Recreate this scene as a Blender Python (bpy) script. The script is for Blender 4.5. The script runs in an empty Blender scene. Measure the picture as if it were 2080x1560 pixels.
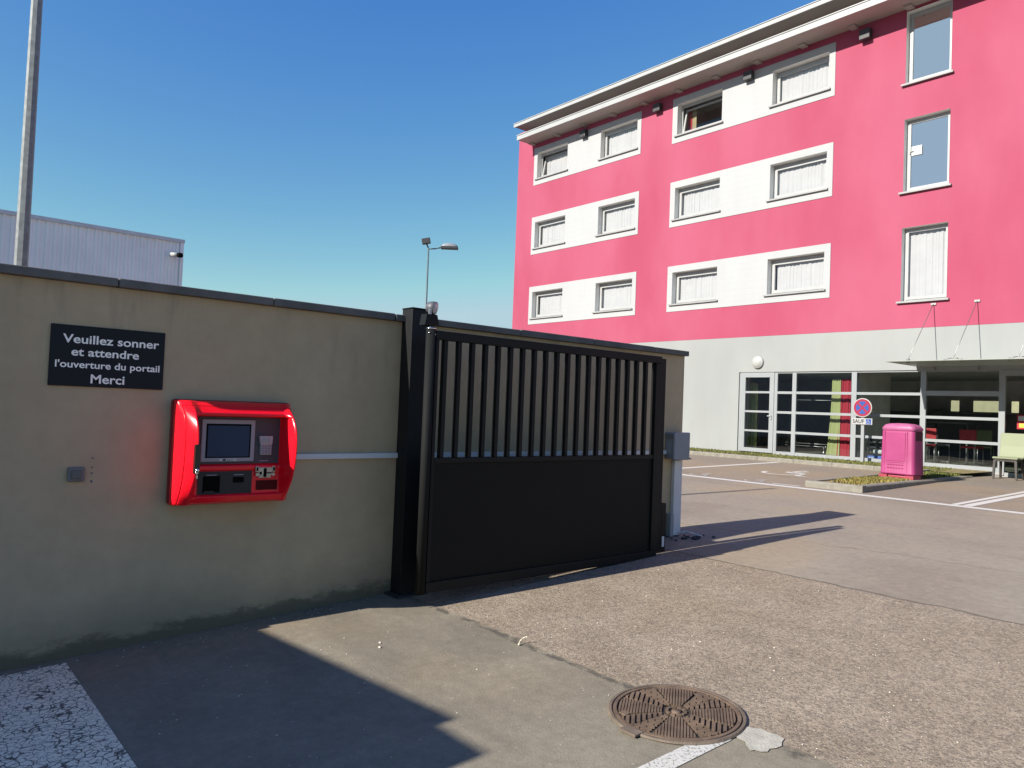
import bpy, bmesh, math, random
from mathutils import Vector, Matrix
random.seed(7)
R = math.radians
S = bpy.context.scene
C = S.collection

# ------------------------------------------------------------------ camera, sky, sun
YAW, PITCH, ROLL, FPX = -0.8706, 0.0323, 0.0395, 1530.5
cy, sy, cp, sp = math.cos(YAW), math.sin(YAW), math.cos(PITCH), math.sin(PITCH)
fw = Vector((sy * cp, cy * cp, sp)); rt = Vector((cy, -sy, 0)); up = rt.cross(fw)
r2 = rt * math.cos(ROLL) + up * math.sin(ROLL); u2 = up * math.cos(ROLL) - rt * math.sin(ROLL)
cam = bpy.data.cameras.new('camera'); co = bpy.data.objects.new('camera', cam); C.objects.link(co)
co.matrix_world = Matrix(((r2.x, u2.x, -fw.x, 0), (r2.y, u2.y, -fw.y, 0), (r2.z, u2.z, -fw.z, 0), (0, 0, 0, 1)))
cam.sensor_fit = 'HORIZONTAL'; cam.sensor_width = 36; cam.lens = 36 * FPX / 2080
cam.clip_start = 0.05; cam.clip_end = 2000
S.camera = co

SUN = Vector((0.11, 1.0, -0.59)).normalized()          # direction the light travels
EL = math.asin(-SUN.z)
W = bpy.data.worlds.new('World'); S.world = W; W.use_nodes = True
wn = W.node_tree; wn.nodes.clear()
wo = wn.nodes.new('ShaderNodeOutputWorld'); wb = wn.nodes.new('ShaderNodeBackground')
sk = wn.nodes.new('ShaderNodeTexSky'); sk.sky_type = 'NISHITA'; sk.sun_disc = False
sk.sun_elevation = EL; sk.sun_rotation = R(180) + 0.11
sk.air_density = 1.0; sk.dust_density = 0.6; sk.ozone_density = 1.6; sk.altitude = 100
wb.inputs['Strength'].default_value = 0.10
sp_n = wn.nodes.new('ShaderNodeSeparateColor'); cb_n = wn.nodes.new('ShaderNodeCombineColor')
wn.links.new(sk.outputs['Color'], sp_n.inputs[0])
for ch_, (kk, pw, cap_) in enumerate(((0.33, 1.58, 2.3), (0.60, 1.17, 3.2), (2.15, 0.30, 9.0))):   # camera-like colour response of the clear sky
    p_n = wn.nodes.new('ShaderNodeMath'); p_n.operation = 'POWER'; p_n.inputs[1].default_value = pw
    m_n = wn.nodes.new('ShaderNodeMath'); m_n.operation = 'MULTIPLY'; m_n.inputs[1].default_value = kk
    wn.links.new(sp_n.outputs[ch_], p_n.inputs[0]); wn.links.new(p_n.outputs[0], m_n.inputs[0]); c_n = wn.nodes.new('ShaderNodeMath'); c_n.operation = 'MINIMUM'; c_n.inputs[1].default_value = cap_
    wn.links.new(m_n.outputs[0], c_n.inputs[0]); wn.links.new(c_n.outputs[0], cb_n.inputs[ch_])
wn.links.new(cb_n.outputs[0], wb.inputs['Color']); wn.links.new(wb.outputs['Background'], wo.inputs['Surface'])
sl = bpy.data.lights.new('sun', 'SUN'); sl.energy = 4.4; sl.angle = R(0.5); sl.color = (1.0, 0.94, 0.84)
so = bpy.data.objects.new('sun', sl); C.objects.link(so); so.rotation_euler = SUN.to_track_quat('-Z', 'Y').to_euler()
so.location = (0, -20, 15)
S.view_settings.view_transform = 'Standard'; S.view_settings.look = 'None'
S.view_settings.gamma = 1; S.view_settings.exposure = 1.0
S.cycles.max_bounces = 8; S.cycles.transparent_max_bounces = 12

# ------------------------------------------------------------------ helpers
def Gz(y):                                               # height of the ground (camera height is z = 0)
    if y < -6: y = -6
    if y < 6: return -1.629 + 0.0491 * y
    z6 = -1.629 + 0.0491 * 6; a = (0.017 - 0.0491) / 2
    t = min(y - 6, 2); z = z6 + 0.0491 * t + a * t * t / 2
    return z + 0.017 * max(0, min(y, 19) - 8)

class MB:
    def __init__(s): s.v = []; s.f = []; s.sm = []
    def add(s, vs, fs, smooth=False):
        n = len(s.v); s.v += [tuple(p) for p in vs]
        for f in fs: s.f.append([i + n for i in f]); s.sm.append(smooth)
        return s
    def quad(s, a, b, c, d): return s.add([a, b, c, d], [(0, 1, 2, 3)])
    def box(s, x0, x1, y0, y1, z0, z1, M=None):
        x0, x1 = sorted((x0, x1)); y0, y1 = sorted((y0, y1)); z0, z1 = sorted((z0, z1))
        vs = [Vector((x, y, z)) for z in (z0, z1) for y in (y0, y1) for x in (x0, x1)]
        if M: vs = [M @ v for v in vs]
        return s.add(vs, [(0, 2, 3, 1), (4, 5, 7, 6), (0, 1, 5, 4), (2, 6, 7, 3), (0, 4, 6, 2), (1, 3, 7, 5)])
    def rbox(s, x0, x1, y0, y1, z0, z1, b, seg=2, M=None):   # bevelled box
        bm = bmesh.new(); bmesh.ops.create_cube(bm, size=1)
        for v in bm.verts: v.co = Vector(((x0 + x1) / 2 + v.co.x * (x1 - x0), (y0 + y1) / 2 + v.co.y * (y1 - y0), (z0 + z1) / 2 + v.co.z * (z1 - z0)))
        bmesh.ops.bevel(bm, geom=list(bm.edges), offset=b, segments=seg, profile=0.5, affect='EDGES')
        bm.verts.index_update()
        vs = [(M @ v.co) if M else v.co.copy() for v in bm.verts]
        s.add(vs, [[v.index for v in f.verts] for f in bm.faces]); bm.free(); return s
    def cyl(s, p0, p1, r0, r1=None, n=16, caps=True, smooth=True):
        p0 = Vector(p0); p1 = Vector(p1); r1 = r0 if r1 is None else r1
        d = (p1 - p0).normalized(); a = d.orthogonal().normalized(); b = d.cross(a)
        vs = []
        for p, r in ((p0, r0), (p1, r1)):
            for i in range(n):
                t = 2 * math.pi * i / n; vs.append(p + a * math.cos(t) * r + b * math.sin(t) * r)
        s.add(vs, [(i, (i + 1) % n, n + (i + 1) % n, n + i) for i in range(n)], smooth)
        if caps: s.add(vs[:n], [tuple(reversed(range(n)))]); s.add(vs[n:], [tuple(range(n))])
        return s
    def tube(s, pts, r, n=8):
        for a, b in zip(pts[:-1], pts[1:]): s.cyl(a, b, r, r, n)
        return s
    def lathe(s, prof, c, axis='Z', n=24, smooth=True):    # prof: (radius, along)
        ax = {'Z': (Vector((1, 0, 0)), Vector((0, 1, 0)), Vector((0, 0, 1))),
              'Y': (Vector((1, 0, 0)), Vector((0, 0, 1)), Vector((0, -1, 0)))}[axis] if isinstance(axis, str) else axis
        c = Vector(c); vs = []
        for r, h in prof:
            for i in range(n):
                t = 2 * math.pi * i / n
                vs.append(c + ax[0] * r * math.cos(t) + ax[1] * r * math.sin(t) + ax[2] * h)
        fs = []
        for k in range(len(prof) - 1):
            for i in range(n): fs.append((k * n + i, k * n + (i + 1) % n, (k + 1) * n + (i + 1) % n, (k + 1) * n + i))
        return s.add(vs, fs, smooth)
    def prism(s, pts, d):                                  # planar polygon pushed along d
        n = len(pts); d = Vector(d); a = [Vector(p) for p in pts]; b = [p + d for p in a]
        s.add(a, [tuple(reversed(range(n)))]); s.add(b, [tuple(range(n))])
        return s.add(a + b, [(i, (i + 1) % n, n + (i + 1) % n, n + i) for i in range(n)])
    def sphere(s, c, r, n=12, sc=(1, 1, 1)):
        c = Vector(c); vs = []; m = n // 2
        for j in range(m + 1):
            for i in range(n):
                p = math.pi * j / m; t = 2 * math.pi * i / n
                vs.append(c + Vector((math.sin(p) * math.cos(t) * r * sc[0], math.sin(p) * math.sin(t) * r * sc[1], math.cos(p) * r * sc[2])))
        return s.add(vs, [(j * n + i, (j + 1) * n + i, (j + 1) * n + (i + 1) % n, j * n + (i + 1) % n) for j in range(m) for i in range(n)], True)
    def build(s, name, m, parent=None, loc=None, fix=True):
        org = Vector(loc) if loc is not None else (Vector(parent['org']) if parent is not None else Vector((0, 0, 0)))
        me = bpy.data.meshes.new(name); me.from_pydata([tuple(Vector(v) - org) for v in s.v], [], s.f)
        me.polygons.foreach_set('use_smooth', s.sm); me.materials.append(m)
        if fix:
            bm = bmesh.new(); bm.from_mesh(me); bmesh.ops.remove_doubles(bm, verts=bm.verts, dist=1e-5)
            bmesh.ops.recalc_face_normals(bm, faces=bm.faces); bm.to_mesh(me); bm.free()
        me.update()
        o = bpy.data.objects.new(name, me); C.objects.link(o); o['org'] = tuple(org)
        if parent is not None: o.parent = parent
        else: o.location = org
        return o

def tag(o, label, cat, group=None):
    o['label'] = label; o['category'] = cat
    if group: o['group'] = group
    return o
def struct(o, kind='structure'): o['kind'] = kind; return o
def thing(name, loc, label, cat, group=None):
    o = bpy.data.objects.new(name, None); C.objects.link(o); o.location = loc; o['org'] = tuple(loc)
    o.empty_display_size = 0.1
    return tag(o, label, cat, group)
def text_mesh(body, size, bold=0.0, align='LEFT'):
    cu = bpy.data.curves.new('lettering', 'FONT'); cu.body = body; cu.size = size; cu.offset = bold; cu.align_x = align
    cu.resolution_u = 4
    o = bpy.data.objects.new('lettering', cu); C.objects.link(o); bpy.context.view_layer.update()
    dg = bpy.context.evaluated_depsgraph_get(); me = bpy.data.meshes.new_from_object(o.evaluated_get(dg))
    bpy.data.objects.remove(o); bpy.data.curves.remove(cu)
    vs = [v.co.copy() for v in me.vertices]; fs = [list(p.vertices) for p in me.polygons]; bpy.data.meshes.remove(me)
    return vs, fs

# ------------------------------------------------------------------ materials
def mat(name, col, rough=0.6, metal=0.0, spec=0.5, coat=0.0, var=0.0, vscale=3.0, bump=0.0, bscale=60.0, detail=6):
    m = bpy.data.materials.new(name); m.use_nodes = True; nt = m.node_tree; p = nt.nodes['Principled BSDF']
    p.inputs['Base Color'].default_value = (*col, 1); p.inputs['Roughness'].default_value = rough
    p.inputs['Metallic'].default_value = metal; p.inputs['Specular IOR Level'].default_value = spec
    p.inputs['Coat Weight'].default_value = coat; p.inputs['Coat Roughness'].default_value = 0.06
    if var or bump:
        tc = nt.nodes.new('ShaderNodeTexCoord')
    if var:
        n = nt.nodes.new('ShaderNodeTexNoise'); n.inputs['Scale'].default_value = vscale; n.inputs['Detail'].default_value = detail
        nt.links.new(tc.outputs['Object'], n.inputs['Vector'])
        mx = ramp(nt, n.outputs['Fac'], [(0.3, tuple(c * (1 - var) for c in col)), (0.7, tuple(min(1, c * (1 + var)) for c in col))])
        nt.links.new(mx, p.inputs['Base Color'])
        rr = nt.nodes.new('ShaderNodeMapRange'); rr.inputs['To Min'].default_value = rough * 0.85; rr.inputs['To Max'].default_value = min(1, rough * 1.15)
        nt.links.new(n.outputs['Fac'], rr.inputs['Value']); nt.links.new(rr.outputs['Result'], p.inputs['Roughness'])
    if bump:
        b = nt.nodes.new('ShaderNodeTexNoise'); b.inputs['Scale'].default_value = bscale; b.inputs['Detail'].default_value = 8
        nt.links.new(tc.outputs['Object'], b.inputs['Vector'])
        bp = nt.nodes.new('ShaderNodeBump'); bp.inputs['Strength'].default_value = bump; bp.inputs['Distance'].default_value = 0.01
        nt.links.new(b.outputs['Fac'], bp.inputs['Height']); nt.links.new(bp.outputs['Normal'], p.inputs['Normal'])
    return m
def ramp(nt, fac, stops, interp='LINEAR'):
    r = nt.nodes.new('ShaderNodeValToRGB'); r.color_ramp.interpolation = interp
    e = r.color_ramp.elements
    while len(e) < len(stops): e.new(0.5)
    for k, (p, c) in enumerate(stops):
        e[k].position = p; e[k].color = (*c, 1) if len(c) == 3 else c
    nt.links.new(fac, r.inputs['Fac']); return r.outputs['Color']
def math_n(nt, op, a, b=None, c=None, clamp=False):
    n = nt.nodes.new('ShaderNodeMath'); n.operation = op; n.use_clamp = clamp
    for i, x in enumerate((a, b, c)):
        if x is None: continue
        if isinstance(x, (int, float)): n.inputs[i].default_value = x
        else: nt.links.new(x, n.inputs[i])
    return n.outputs[0]
def mixc(nt, fac, a, b, mode='MIX'):
    n = nt.nodes.new('ShaderNodeMix'); n.data_type = 'RGBA'; n.blend_type = mode
    for k, x in ((0, fac), (6, a), (7, b)):
        if isinstance(x, (int, float)): n.inputs[k].default_value = x
        elif isinstance(x, tuple): n.inputs[k].default_value = (*x, 1)
        else: nt.links.new(x, n.inputs[k])
    return n.outputs[2]
def noise(nt, vec, scale, detail=5, rough=0.55):
    n = nt.nodes.new('ShaderNodeTexNoise'); n.inputs['Scale'].default_value = scale; n.inputs['Detail'].default_value = detail
    n.inputs['Roughness'].default_value = rough
    nt.links.new(vec, n.inputs['Vector']); return n.outputs['Fac']
def sstep(nt, v, a, b):
    n = nt.nodes.new('ShaderNodeMapRange'); n.interpolation_type = 'SMOOTHSTEP'
    n.inputs['From Min'].default_value = a; n.inputs['From Max'].default_value = b
    nt.links.new(v, n.inputs['Value']); return n.outputs['Result']
def objvec(nt, scale=None):
    tc = nt.nodes.new('ShaderNodeTexCoord')
    if scale is None: return tc.outputs['Object']
    mp = nt.nodes.new('ShaderNodeMapping'); mp.inputs['Scale'].default_value = scale
    nt.links.new(tc.outputs['Object'], mp.inputs['Vector']); return mp.outputs['Vector']
def bumpn(nt, h, strength, dist, prev=None):
    b = nt.nodes.new('ShaderNodeBump'); b.inputs['Strength'].default_value = strength; b.inputs['Distance'].default_value = dist
    nt.links.new(h, b.inputs['Height'])
    if prev is not None: nt.links.new(prev, b.inputs['Normal'])
    return b.outputs['Normal']

def asphalt_material():
    m = bpy.data.materials.new('asphalt'); m.use_nodes = True; nt = m.node_tree; p = nt.nodes['Principled BSDF']
    v = objvec(nt)
    sx = nt.nodes.new('ShaderNodeSeparateXYZ'); nt.links.new(v, sx.inputs[0]); X, Y = sx.outputs[0], sx.outputs[1]
    n1 = noise(nt, v, 0.45, 4); n2 = noise(nt, v, 2.2, 6); n3 = noise(nt, v, 14, 8, 0.65); n4 = noise(nt, v, 130, 4, 0.7)
    wob = math_n(nt, 'MULTIPLY', math_n(nt, 'SUBTRACT', noise(nt, v, 3.0, 5), 0.5), 0.16)
    yw = math_n(nt, 'ADD', Y, wob)
    # three surfacings: smooth worn front, coarse gate strip, paler car park
    strip = math_n(nt, 'MULTIPLY', sstep(nt, yw, 3.19, 3.22), math_n(nt, 'SUBTRACT', 1.0, sstep(nt, yw, 6.03, 6.07)))
    back = sstep(nt, yw, 6.03, 6.07)
    front_c = ramp(nt, n2, [(0.25, (0.170, 0.148, 0.113)), (0.75, (0.230, 0.204, 0.156))])
    strip_c = ramp(nt, n2, [(0.25, (0.214, 0.172, 0.130)), (0.75, (0.282, 0.233, 0.182))])
    back_c = ramp(nt, n1, [(0.35, (0.222, 0.187, 0.150)), (0.65, (0.292, 0.258, 0.212))])
    c = mixc(nt, strip, front_c, strip_c); c = mixc(nt, back, c, back_c)
    # parking bays: slightly darker and browner
    bay = math_n(nt, 'MULTIPLY', sstep(nt, yw, 12.3, 12.5), 0.55)
    c = mixc(nt, bay, c, (0.190, 0.156, 0.128))
    # tan dust near the gate
    dust = math_n(nt, 'MULTIPLY', sstep(nt, n1, 0.42, 0.62), math_n(nt, 'SUBTRACT', 1.0, sstep(nt, X, -4.2, -2.4)))
    c = mixc(nt, math_n(nt, 'MULTIPLY', dust, 0.55), c, (0.25, 0.185, 0.115))
    c = mixc(nt, 0.8, c, ramp(nt, n3, [(0.25, (0.78, 0.78, 0.78)), (0.75, (1.18, 1.18, 1.18))]), 'MULTIPLY')
    # aggregate flecks
    def cells(scale, lo, hi):
        vo = nt.nodes.new('ShaderNodeTexVoronoi'); vo.inputs['Scale'].default_value = scale; nt.links.new(v, vo.inputs['Vector'])
        sc = nt.nodes.new('ShaderNodeSeparateColor'); nt.links.new(vo.outputs['Color'], sc.inputs[0])
        small = math_n(nt, 'SUBTRACT', 1.0, sstep(nt, vo.outputs['Distance'], 0.18, 0.42))
        return sc.outputs[0], sc.outputs[1], small, math_n(nt, 'MULTIPLY', sstep(nt, sc.outputs[0], lo, hi), small)
    a0, b0, s0, bright = cells(72, 0.84, 0.87)
    a1, b1, s1, rare = cells(44, 0.985, 0.99)
    a2, b2, s2, dark = cells(120, 0.74, 0.78)
    gr = math_n(nt, 'ADD', math_n(nt, 'MULTIPLY', strip, 0.82), 0.14)
    c = mixc(nt, math_n(nt, 'MULTIPLY', gr, 0.75), c, mixc(nt, 1.0, c, ramp(nt, b0, [(0.0, (0.58, 0.58, 0.58)), (1.0, (1.42, 1.40, 1.34))]), 'MULTIPLY'))
    c = mixc(nt, math_n(nt, 'MULTIPLY', bright, math_n(nt, 'MULTIPLY', gr, 0.8)), c, (0.54, 0.475, 0.385))
    c = mixc(nt, math_n(nt, 'MULTIPLY', dark, math_n(nt, 'MULTIPLY', gr, 0.75)), c, (0.085, 0.065, 0.05))
    c = mixc(nt, math_n(nt, 'MULTIPLY', rare, 0.45), c, (0.42, 0.38, 0.32))
    # crumbling joints along the strip edges and two thin cracks
    jw = math_n(nt, 'ABSOLUTE', math_n(nt, 'SUBTRACT', yw, 3.19))
    j1 = math_n(nt, 'MULTIPLY', math_n(nt, 'SUBTRACT', 1.0, sstep(nt, jw, 0.004, 0.05)), sstep(nt, noise(nt, v, 9, 6), 0.42, 0.6))
    jw2 = math_n(nt, 'ABSOLUTE', math_n(nt, 'SUBTRACT', yw, 6.05)); j2 = math_n(nt, 'MULTIPLY', math_n(nt, 'SUBTRACT', 1.0, sstep(nt, jw2, 0.006, 0.03)), 0.75)
    crk = math_n(nt, 'ABSOLUTE', math_n(nt, 'SUBTRACT', math_n(nt, 'ADD', math_n(nt, 'MULTIPLY', X, -0.12), math_n(nt, 'ADD', Y, math_n(nt, 'MULTIPLY', wob, 2.0))), 8.05))
    j3 = math_n(nt, 'MULTIPLY', math_n(nt, 'SUBTRACT', 1.0, sstep(nt, crk, 0.004, 0.02)), 0.55)
    joints = math_n(nt, 'MAXIMUM', math_n(nt, 'MAXIMUM', j1, j2), j3)
    c = mixc(nt, math_n(nt, 'MULTIPLY', joints, 0.75), c, (0.062, 0.056, 0.045))
    # tyre and oil stains
    st = math_n(nt, 'MULTIPLY', sstep(nt, noise(nt, objvec(nt, (0.5, 1.3, 1)), 1.1, 6), 0.58, 0.72), 0.28)
    c = mixc(nt, st, c, (0.09, 0.08, 0.07))
    nt.links.new(c, p.inputs['Base Color']); p.inputs['Roughness'].default_value = 0.9; p.inputs['Specular IOR Level'].default_value = 0.25
    hgt = math_n(nt, 'ADD', math_n(nt, 'MULTIPLY', s0, math_n(nt, 'ADD', math_n(nt, 'MULTIPLY', strip, 0.8), 0.2)), math_n(nt, 'MULTIPLY', n4, 0.5))
    hgt = math_n(nt, 'SUBTRACT', hgt, math_n(nt, 'MULTIPLY', joints, 1.5))
    nt.links.new(bumpn(nt, hgt, 0.55, 0.006), p.inputs['Normal'])
    return m

def render_wall_material():
    m = bpy.data.materials.new('beige_render'); m.use_nodes = True; nt = m.node_tree; p = nt.nodes['Principled BSDF']
    v = objvec(nt); sx = nt.nodes.new('ShaderNodeSeparateXYZ'); nt.links.new(v, sx.inputs[0]); Y, Z = math_n(nt, 'ADD', sx.outputs[1], 3.5), math_n(nt, 'ADD', sx.outputs[2], Gz(3.5))
    n1 = noise(nt, v, 1.3, 6); n2 = noise(nt, v, 7, 8, 0.6)
    c = ramp(nt, n1, [(0.3, (0.425, 0.322, 0.205)), (0.7, (0.480, 0.372, 0.242))])
    c = mixc(nt, 0.35, c, ramp(nt, n2, [(0.3, (0.8, 0.8, 0.8)), (0.7, (1.1, 1.1, 1.1))]), 'MULTIPLY')
    # splash dirt along the foot of the wall
    above = math_n(nt, 'SUBTRACT', Z, math_n(nt, 'ADD', math_n(nt, 'MULTIPLY', Y, 0.0491), -1.629))
    ab2 = math_n(nt, 'ADD', above, math_n(nt, 'MULTIPLY', math_n(nt, 'SUBTRACT', noise(nt, objvec(nt, (1, 0.6, 1.4)), 9, 10, 0.75), 0.5), 0.30))
    soft = math_n(nt, 'SUBTRACT', 1.0, sstep(nt, ab2, 0.0, 0.42)); hard = math_n(nt, 'SUBTRACT', 1.0, sstep(nt, ab2, 0.05, 0.13))
    c = mixc(nt, math_n(nt, 'MULTIPLY', soft, 0.45), c, (0.15, 0.125, 0.09))
    c = mixc(nt, math_n(nt, 'MULTIPLY', hard, 0.62), c, (0.06, 0.05, 0.034))
    # rain streaks below the coping
    tc = objvec(nt, (1, 5.0, 0.6)); dn = sstep(nt, Z, -0.2, 0.62)
    stk = math_n(nt, 'MULTIPLY', sstep(nt, noise(nt, tc, 1.0, 6, 0.6), 0.52, 0.72), math_n(nt, 'MULTIPLY', math_n(nt, 'MULTIPLY', dn, dn), 0.5))
    c = mixc(nt, stk, c, (0.17, 0.15, 0.12))
    nt.links.new(c, p.inputs['Base Color']); p.inputs['Roughness'].default_value = 0.88; p.inputs['Specular IOR Level'].default_value = 0.3
    nt.links.new(bumpn(nt, noise(nt, v, 160, 4, 0.6), 0.22, 0.004, bumpn(nt, n2, 0.12, 0.01)), p.inputs['Normal'])
    return m

def painted_wall(name, col, col2, boards=False):
    m = bpy.data.materials.new(name); m.use_nodes = True; nt = m.node_tree; p = nt.nodes['Principled BSDF']
    v = objvec(nt); big = noise(nt, objvec(nt, (0.5, 1, 0.28)), 0.8, 4); mid = noise(nt, objvec(nt, (1.6, 1, 0.35)), 1.6, 6)
    c = mixc(nt, sstep(nt, big, 0.3, 0.7), col, col2)
    c = mixc(nt, 0.32, c, ramp(nt, mid, [(0.3, (0.92, 0.9, 0.91)), (0.7, (1.05, 1.07, 1.06))]), 'MULTIPLY')
    nt.links.new(c, p.inputs['Base Color']); p.inputs['Roughness'].default_value = 0.8; p.inputs['Specular IOR Level'].default_value = 0.3
    nb = bumpn(nt, noise(nt, v, 45, 5), 0.15, 0.008)
    if boards:
        sx = nt.nodes.new('ShaderNodeSeparateXYZ'); nt.links.new(v, sx.inputs[0])
        f = math_n(nt, 'FRACT', math_n(nt, 'MULTIPLY', sx.outputs[2], 5.4))
        nb = bumpn(nt, sstep(nt, math_n(nt, 'ABSOLUTE', math_n(nt, 'SUBTRACT', f, 0.5)), 0.46, 0.5), 0.3, -0.010, nb)
    nt.links.new(nb, p.inputs['Normal']); return m

def glass_mat(name, tint=(1, 1, 1), f0=0.07):
    m = bpy.data.materials.new(name); m.use_nodes = True; nt = m.node_tree; nt.nodes.clear()
    o = nt.nodes.new('ShaderNodeOutputMaterial'); t = nt.nodes.new('ShaderNodeBsdfTransparent'); g = nt.nodes.new('ShaderNodeBsdfGlossy')
    t.inputs['Color'].default_value = (*tint, 1); g.inputs['Roughness'].default_value = 0.0; g.inputs['Color'].default_value = (1, 1, 1, 1)
    lw = nt.nodes.new('ShaderNodeLayerWeight'); lw.inputs['Blend'].default_value = 0.5
    f = math_n(nt, 'MULTIPLY_ADD', math_n(nt, 'POWER', lw.outputs['Facing'], 5.0), 1.0 - f0, f0)
    mx = nt.nodes.new('ShaderNodeMixShader'); nt.links.new(f, mx.inputs[0]); nt.links.new(t.outputs[0], mx.inputs[1]); nt.links.new(g.outputs[0], mx.inputs[2])
    nt.links.new(mx.outputs[0], o.inputs['Surface']); return m

def worn_paint(name, col, under, scale, lo, hi, crackle=False):
    m = bpy.data.materials.new(name); m.use_nodes = True; nt = m.node_tree; p = nt.nodes['Principled BSDF']
    v = objvec(nt); base = mixc(nt, noise(nt, v, 6, 6), tuple(c * 0.85 for c in col), col)
    if crackle:
        dv = nt.nodes.new('ShaderNodeVectorMath'); dv.operation = 'MULTIPLY_ADD'
        nz = nt.nodes.new('ShaderNodeTexNoise'); nz.inputs['Scale'].default_value = 14; nz.inputs['Detail'].default_value = 6; nt.links.new(v, nz.inputs['Vector'])
        nt.links.new(nz.outputs['Color'], dv.inputs[0]); dv.inputs[1].default_value = (0.05, 0.05, 0.05); nt.links.new(v, dv.inputs[2])
        vo = nt.nodes.new('ShaderNodeTexVoronoi'); vo.feature = 'DISTANCE_TO_EDGE'; vo.inputs['Scale'].default_value = scale
        nt.links.new(dv.outputs[0], vo.inputs['Vector'])
        w = math_n(nt, 'MULTIPLY', noise(nt, v, 7, 5), 0.2)
        f = sstep(nt, math_n(nt, 'SUBTRACT', vo.outputs['Distance'], w), -0.085, -0.03)
        f2 = sstep(nt, noise(nt, v, 60, 8, 0.75), 0.36, 0.46)
        f = math_n(nt, 'MULTIPLY', f, f2)
    else:
        f = math_n(nt, 'SUBTRACT', 1.0, sstep(nt, noise(nt, v, scale, 8, 0.7), lo, hi))
    c = mixc(nt, f, under, base)
    nt.links.new(c, p.inputs['Base Color']); p.inputs['Roughness'].default_value = 0.75
    nt.links.new(bumpn(nt, f, 0.5, 0.004), p.inputs['Normal']); return m

M_ASPH = asphalt_material(); M_WALL = render_wall_material()
M_COPE = mat('grey_coping', (0.115, 0.11, 0.105), 0.85, var=0.25, vscale=5, bump=0.25)
M_COPEU = M_COPE
M_PINK = painted_wall('pink_render', (0.302, 0.046, 0.090), (0.335, 0.070, 0.122))
M_BAND = painted_wall('white_boards', (0.345, 0.353, 0.362), (0.36, 0.367, 0.376), True)
M_LOW = painted_wall('pale_grey_render', (0.245, 0.256, 0.255), (0.275, 0.285, 0.282))
M_WHITE = mat('white_upvc', (0.345, 0.35, 0.35), 0.35, var=0.05)
M_REVEAL = mat('grey_white_reveal', (0.70, 0.69, 0.67), 0.7, var=0.06)
M_SILL = mat('pale_sill', (0.27, 0.27, 0.27), 0.55, var=0.1)
M_ALU = mat('light_grey_aluminium', (0.245, 0.26, 0.27), 0.4, var=0.04)
M_EAVE = mat('cream_eave', (0.36, 0.32, 0.30), 0.6, var=0.06, vscale=1.2)
M_EAVEU = mat('grey_soffit', (0.20, 0.175, 0.16), 0.8, var=0.1, vscale=1)
M_DKGREY = mat('dark_grey_metal', (0.035, 0.036, 0.04), 0.5, var=0.1)
M_GLASS = glass_mat('window_glass'); M_GLASSD = glass_mat('shopfront_glass', (0.80, 0.84, 0.84), 0.06)
M_GLASSM = glass_mat('stair_window_glass', (0.6, 0.65, 0.7), 0.64)
def cloth(name, col, trans=0.3):
    m = mat(name, col, 0.9, var=0.05, bump=0.1, bscale=300); return m
M_NET = cloth('white_net_curtain', (0.36, 0.365, 0.375)); M_GREEN = cloth('lime_curtain', (0.29, 0.31, 0.13)); M_REDC = cloth('red_curtain', (0.30, 0.016, 0.03))
M_ROOM = mat('room_grey', (0.30, 0.29, 0.28), 0.9, var=0.1); M_FLOOR = mat('lobby_floor', (0.20, 0.22, 0.17), 0.2, var=0.15, vscale=4)
M_ROOMW = mat('lobby_wall', (0.58, 0.57, 0.55), 0.9, var=0.1)
M_BLACK = mat('black_powder_coat', (0.0062, 0.0064, 0.0074), 0.5, spec=0.2, var=0.15, vscale=4, bump=0.06, bscale=400)
M_GPANEL = mat('black_gate_sheet', (0.0052, 0.0050, 0.0050), 0.6, spec=0.18, var=0.2, vscale=2)
M_PANEL = mat('black_sign_board', (0.006, 0.007, 0.012), 0.5, spec=0.25, var=0.2, vscale=5); M_LETTER = mat('white_vinyl', (0.95, 0.90, 0.84), 0.5, var=0.02)
M_RED = mat('glossy_red', (0.84, 0.007, 0.020), 0.24, spec=0.25, coat=0.28, var=0.04, vscale=8)
M_RED2 = mat('red_backplate', (0.22, 0.004, 0.010), 0.4, var=0.1)
M_KGREY = mat('kiosk_grey_panel', (0.062, 0.055, 0.068), 0.5, spec=0.3, var=0.06); M_KDARK = mat('kiosk_dark_panel', (0.034, 0.033, 0.032), 0.6, spec=0.25, var=0.08)
M_BEZEL = mat('screen_bezel', (0.29, 0.285, 0.315), 0.45, spec=0.3, var=0.05); M_SCREEN = mat('dark_blue_screen', (0.012, 0.036, 0.085), 0.15, spec=0.25, var=0.06)
M_HOLE = mat('dark_slot', (0.002, 0.002, 0.002), 0.8, spec=0.1, var=0.1); M_LCD = mat('lcd_grey', (0.25, 0.31, 0.32), 0.25, var=0.04)
M_KEY = mat('keypad_silver', (0.36, 0.36, 0.39), 0.4, var=0.05); M_CHROME = mat('chrome', (0.7, 0.68, 0.66), 0.18, metal=1, var=0.05)
M_COIN = mat('coin_steel', (0.40, 0.38, 0.33), 0.35, metal=0.6, var=0.15, vscale=20)
M_TRUNK = mat('white_trunking', (0.60, 0.59, 0.60), 0.5, var=0.08); M_JBOX = mat('grey_box', (0.21, 0.23, 0.26), 0.5, var=0.06)
M_BELL = mat('grey_plastic', (0.15, 0.145, 0.145), 0.55, var=0.1)
M_GALV = mat('galvanised_steel', (0.20, 0.215, 0.22), 0.55, metal=0.2, var=0.22, vscale=18)
M_SHED = mat('white_corrugated', (0.74, 0.78, 0.82), 0.55, var=0.07, vscale=0.8); M_SHEDT = mat('shed_trim', (0.50, 0.54, 0.60), 0.5, var=0.06)
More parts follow.
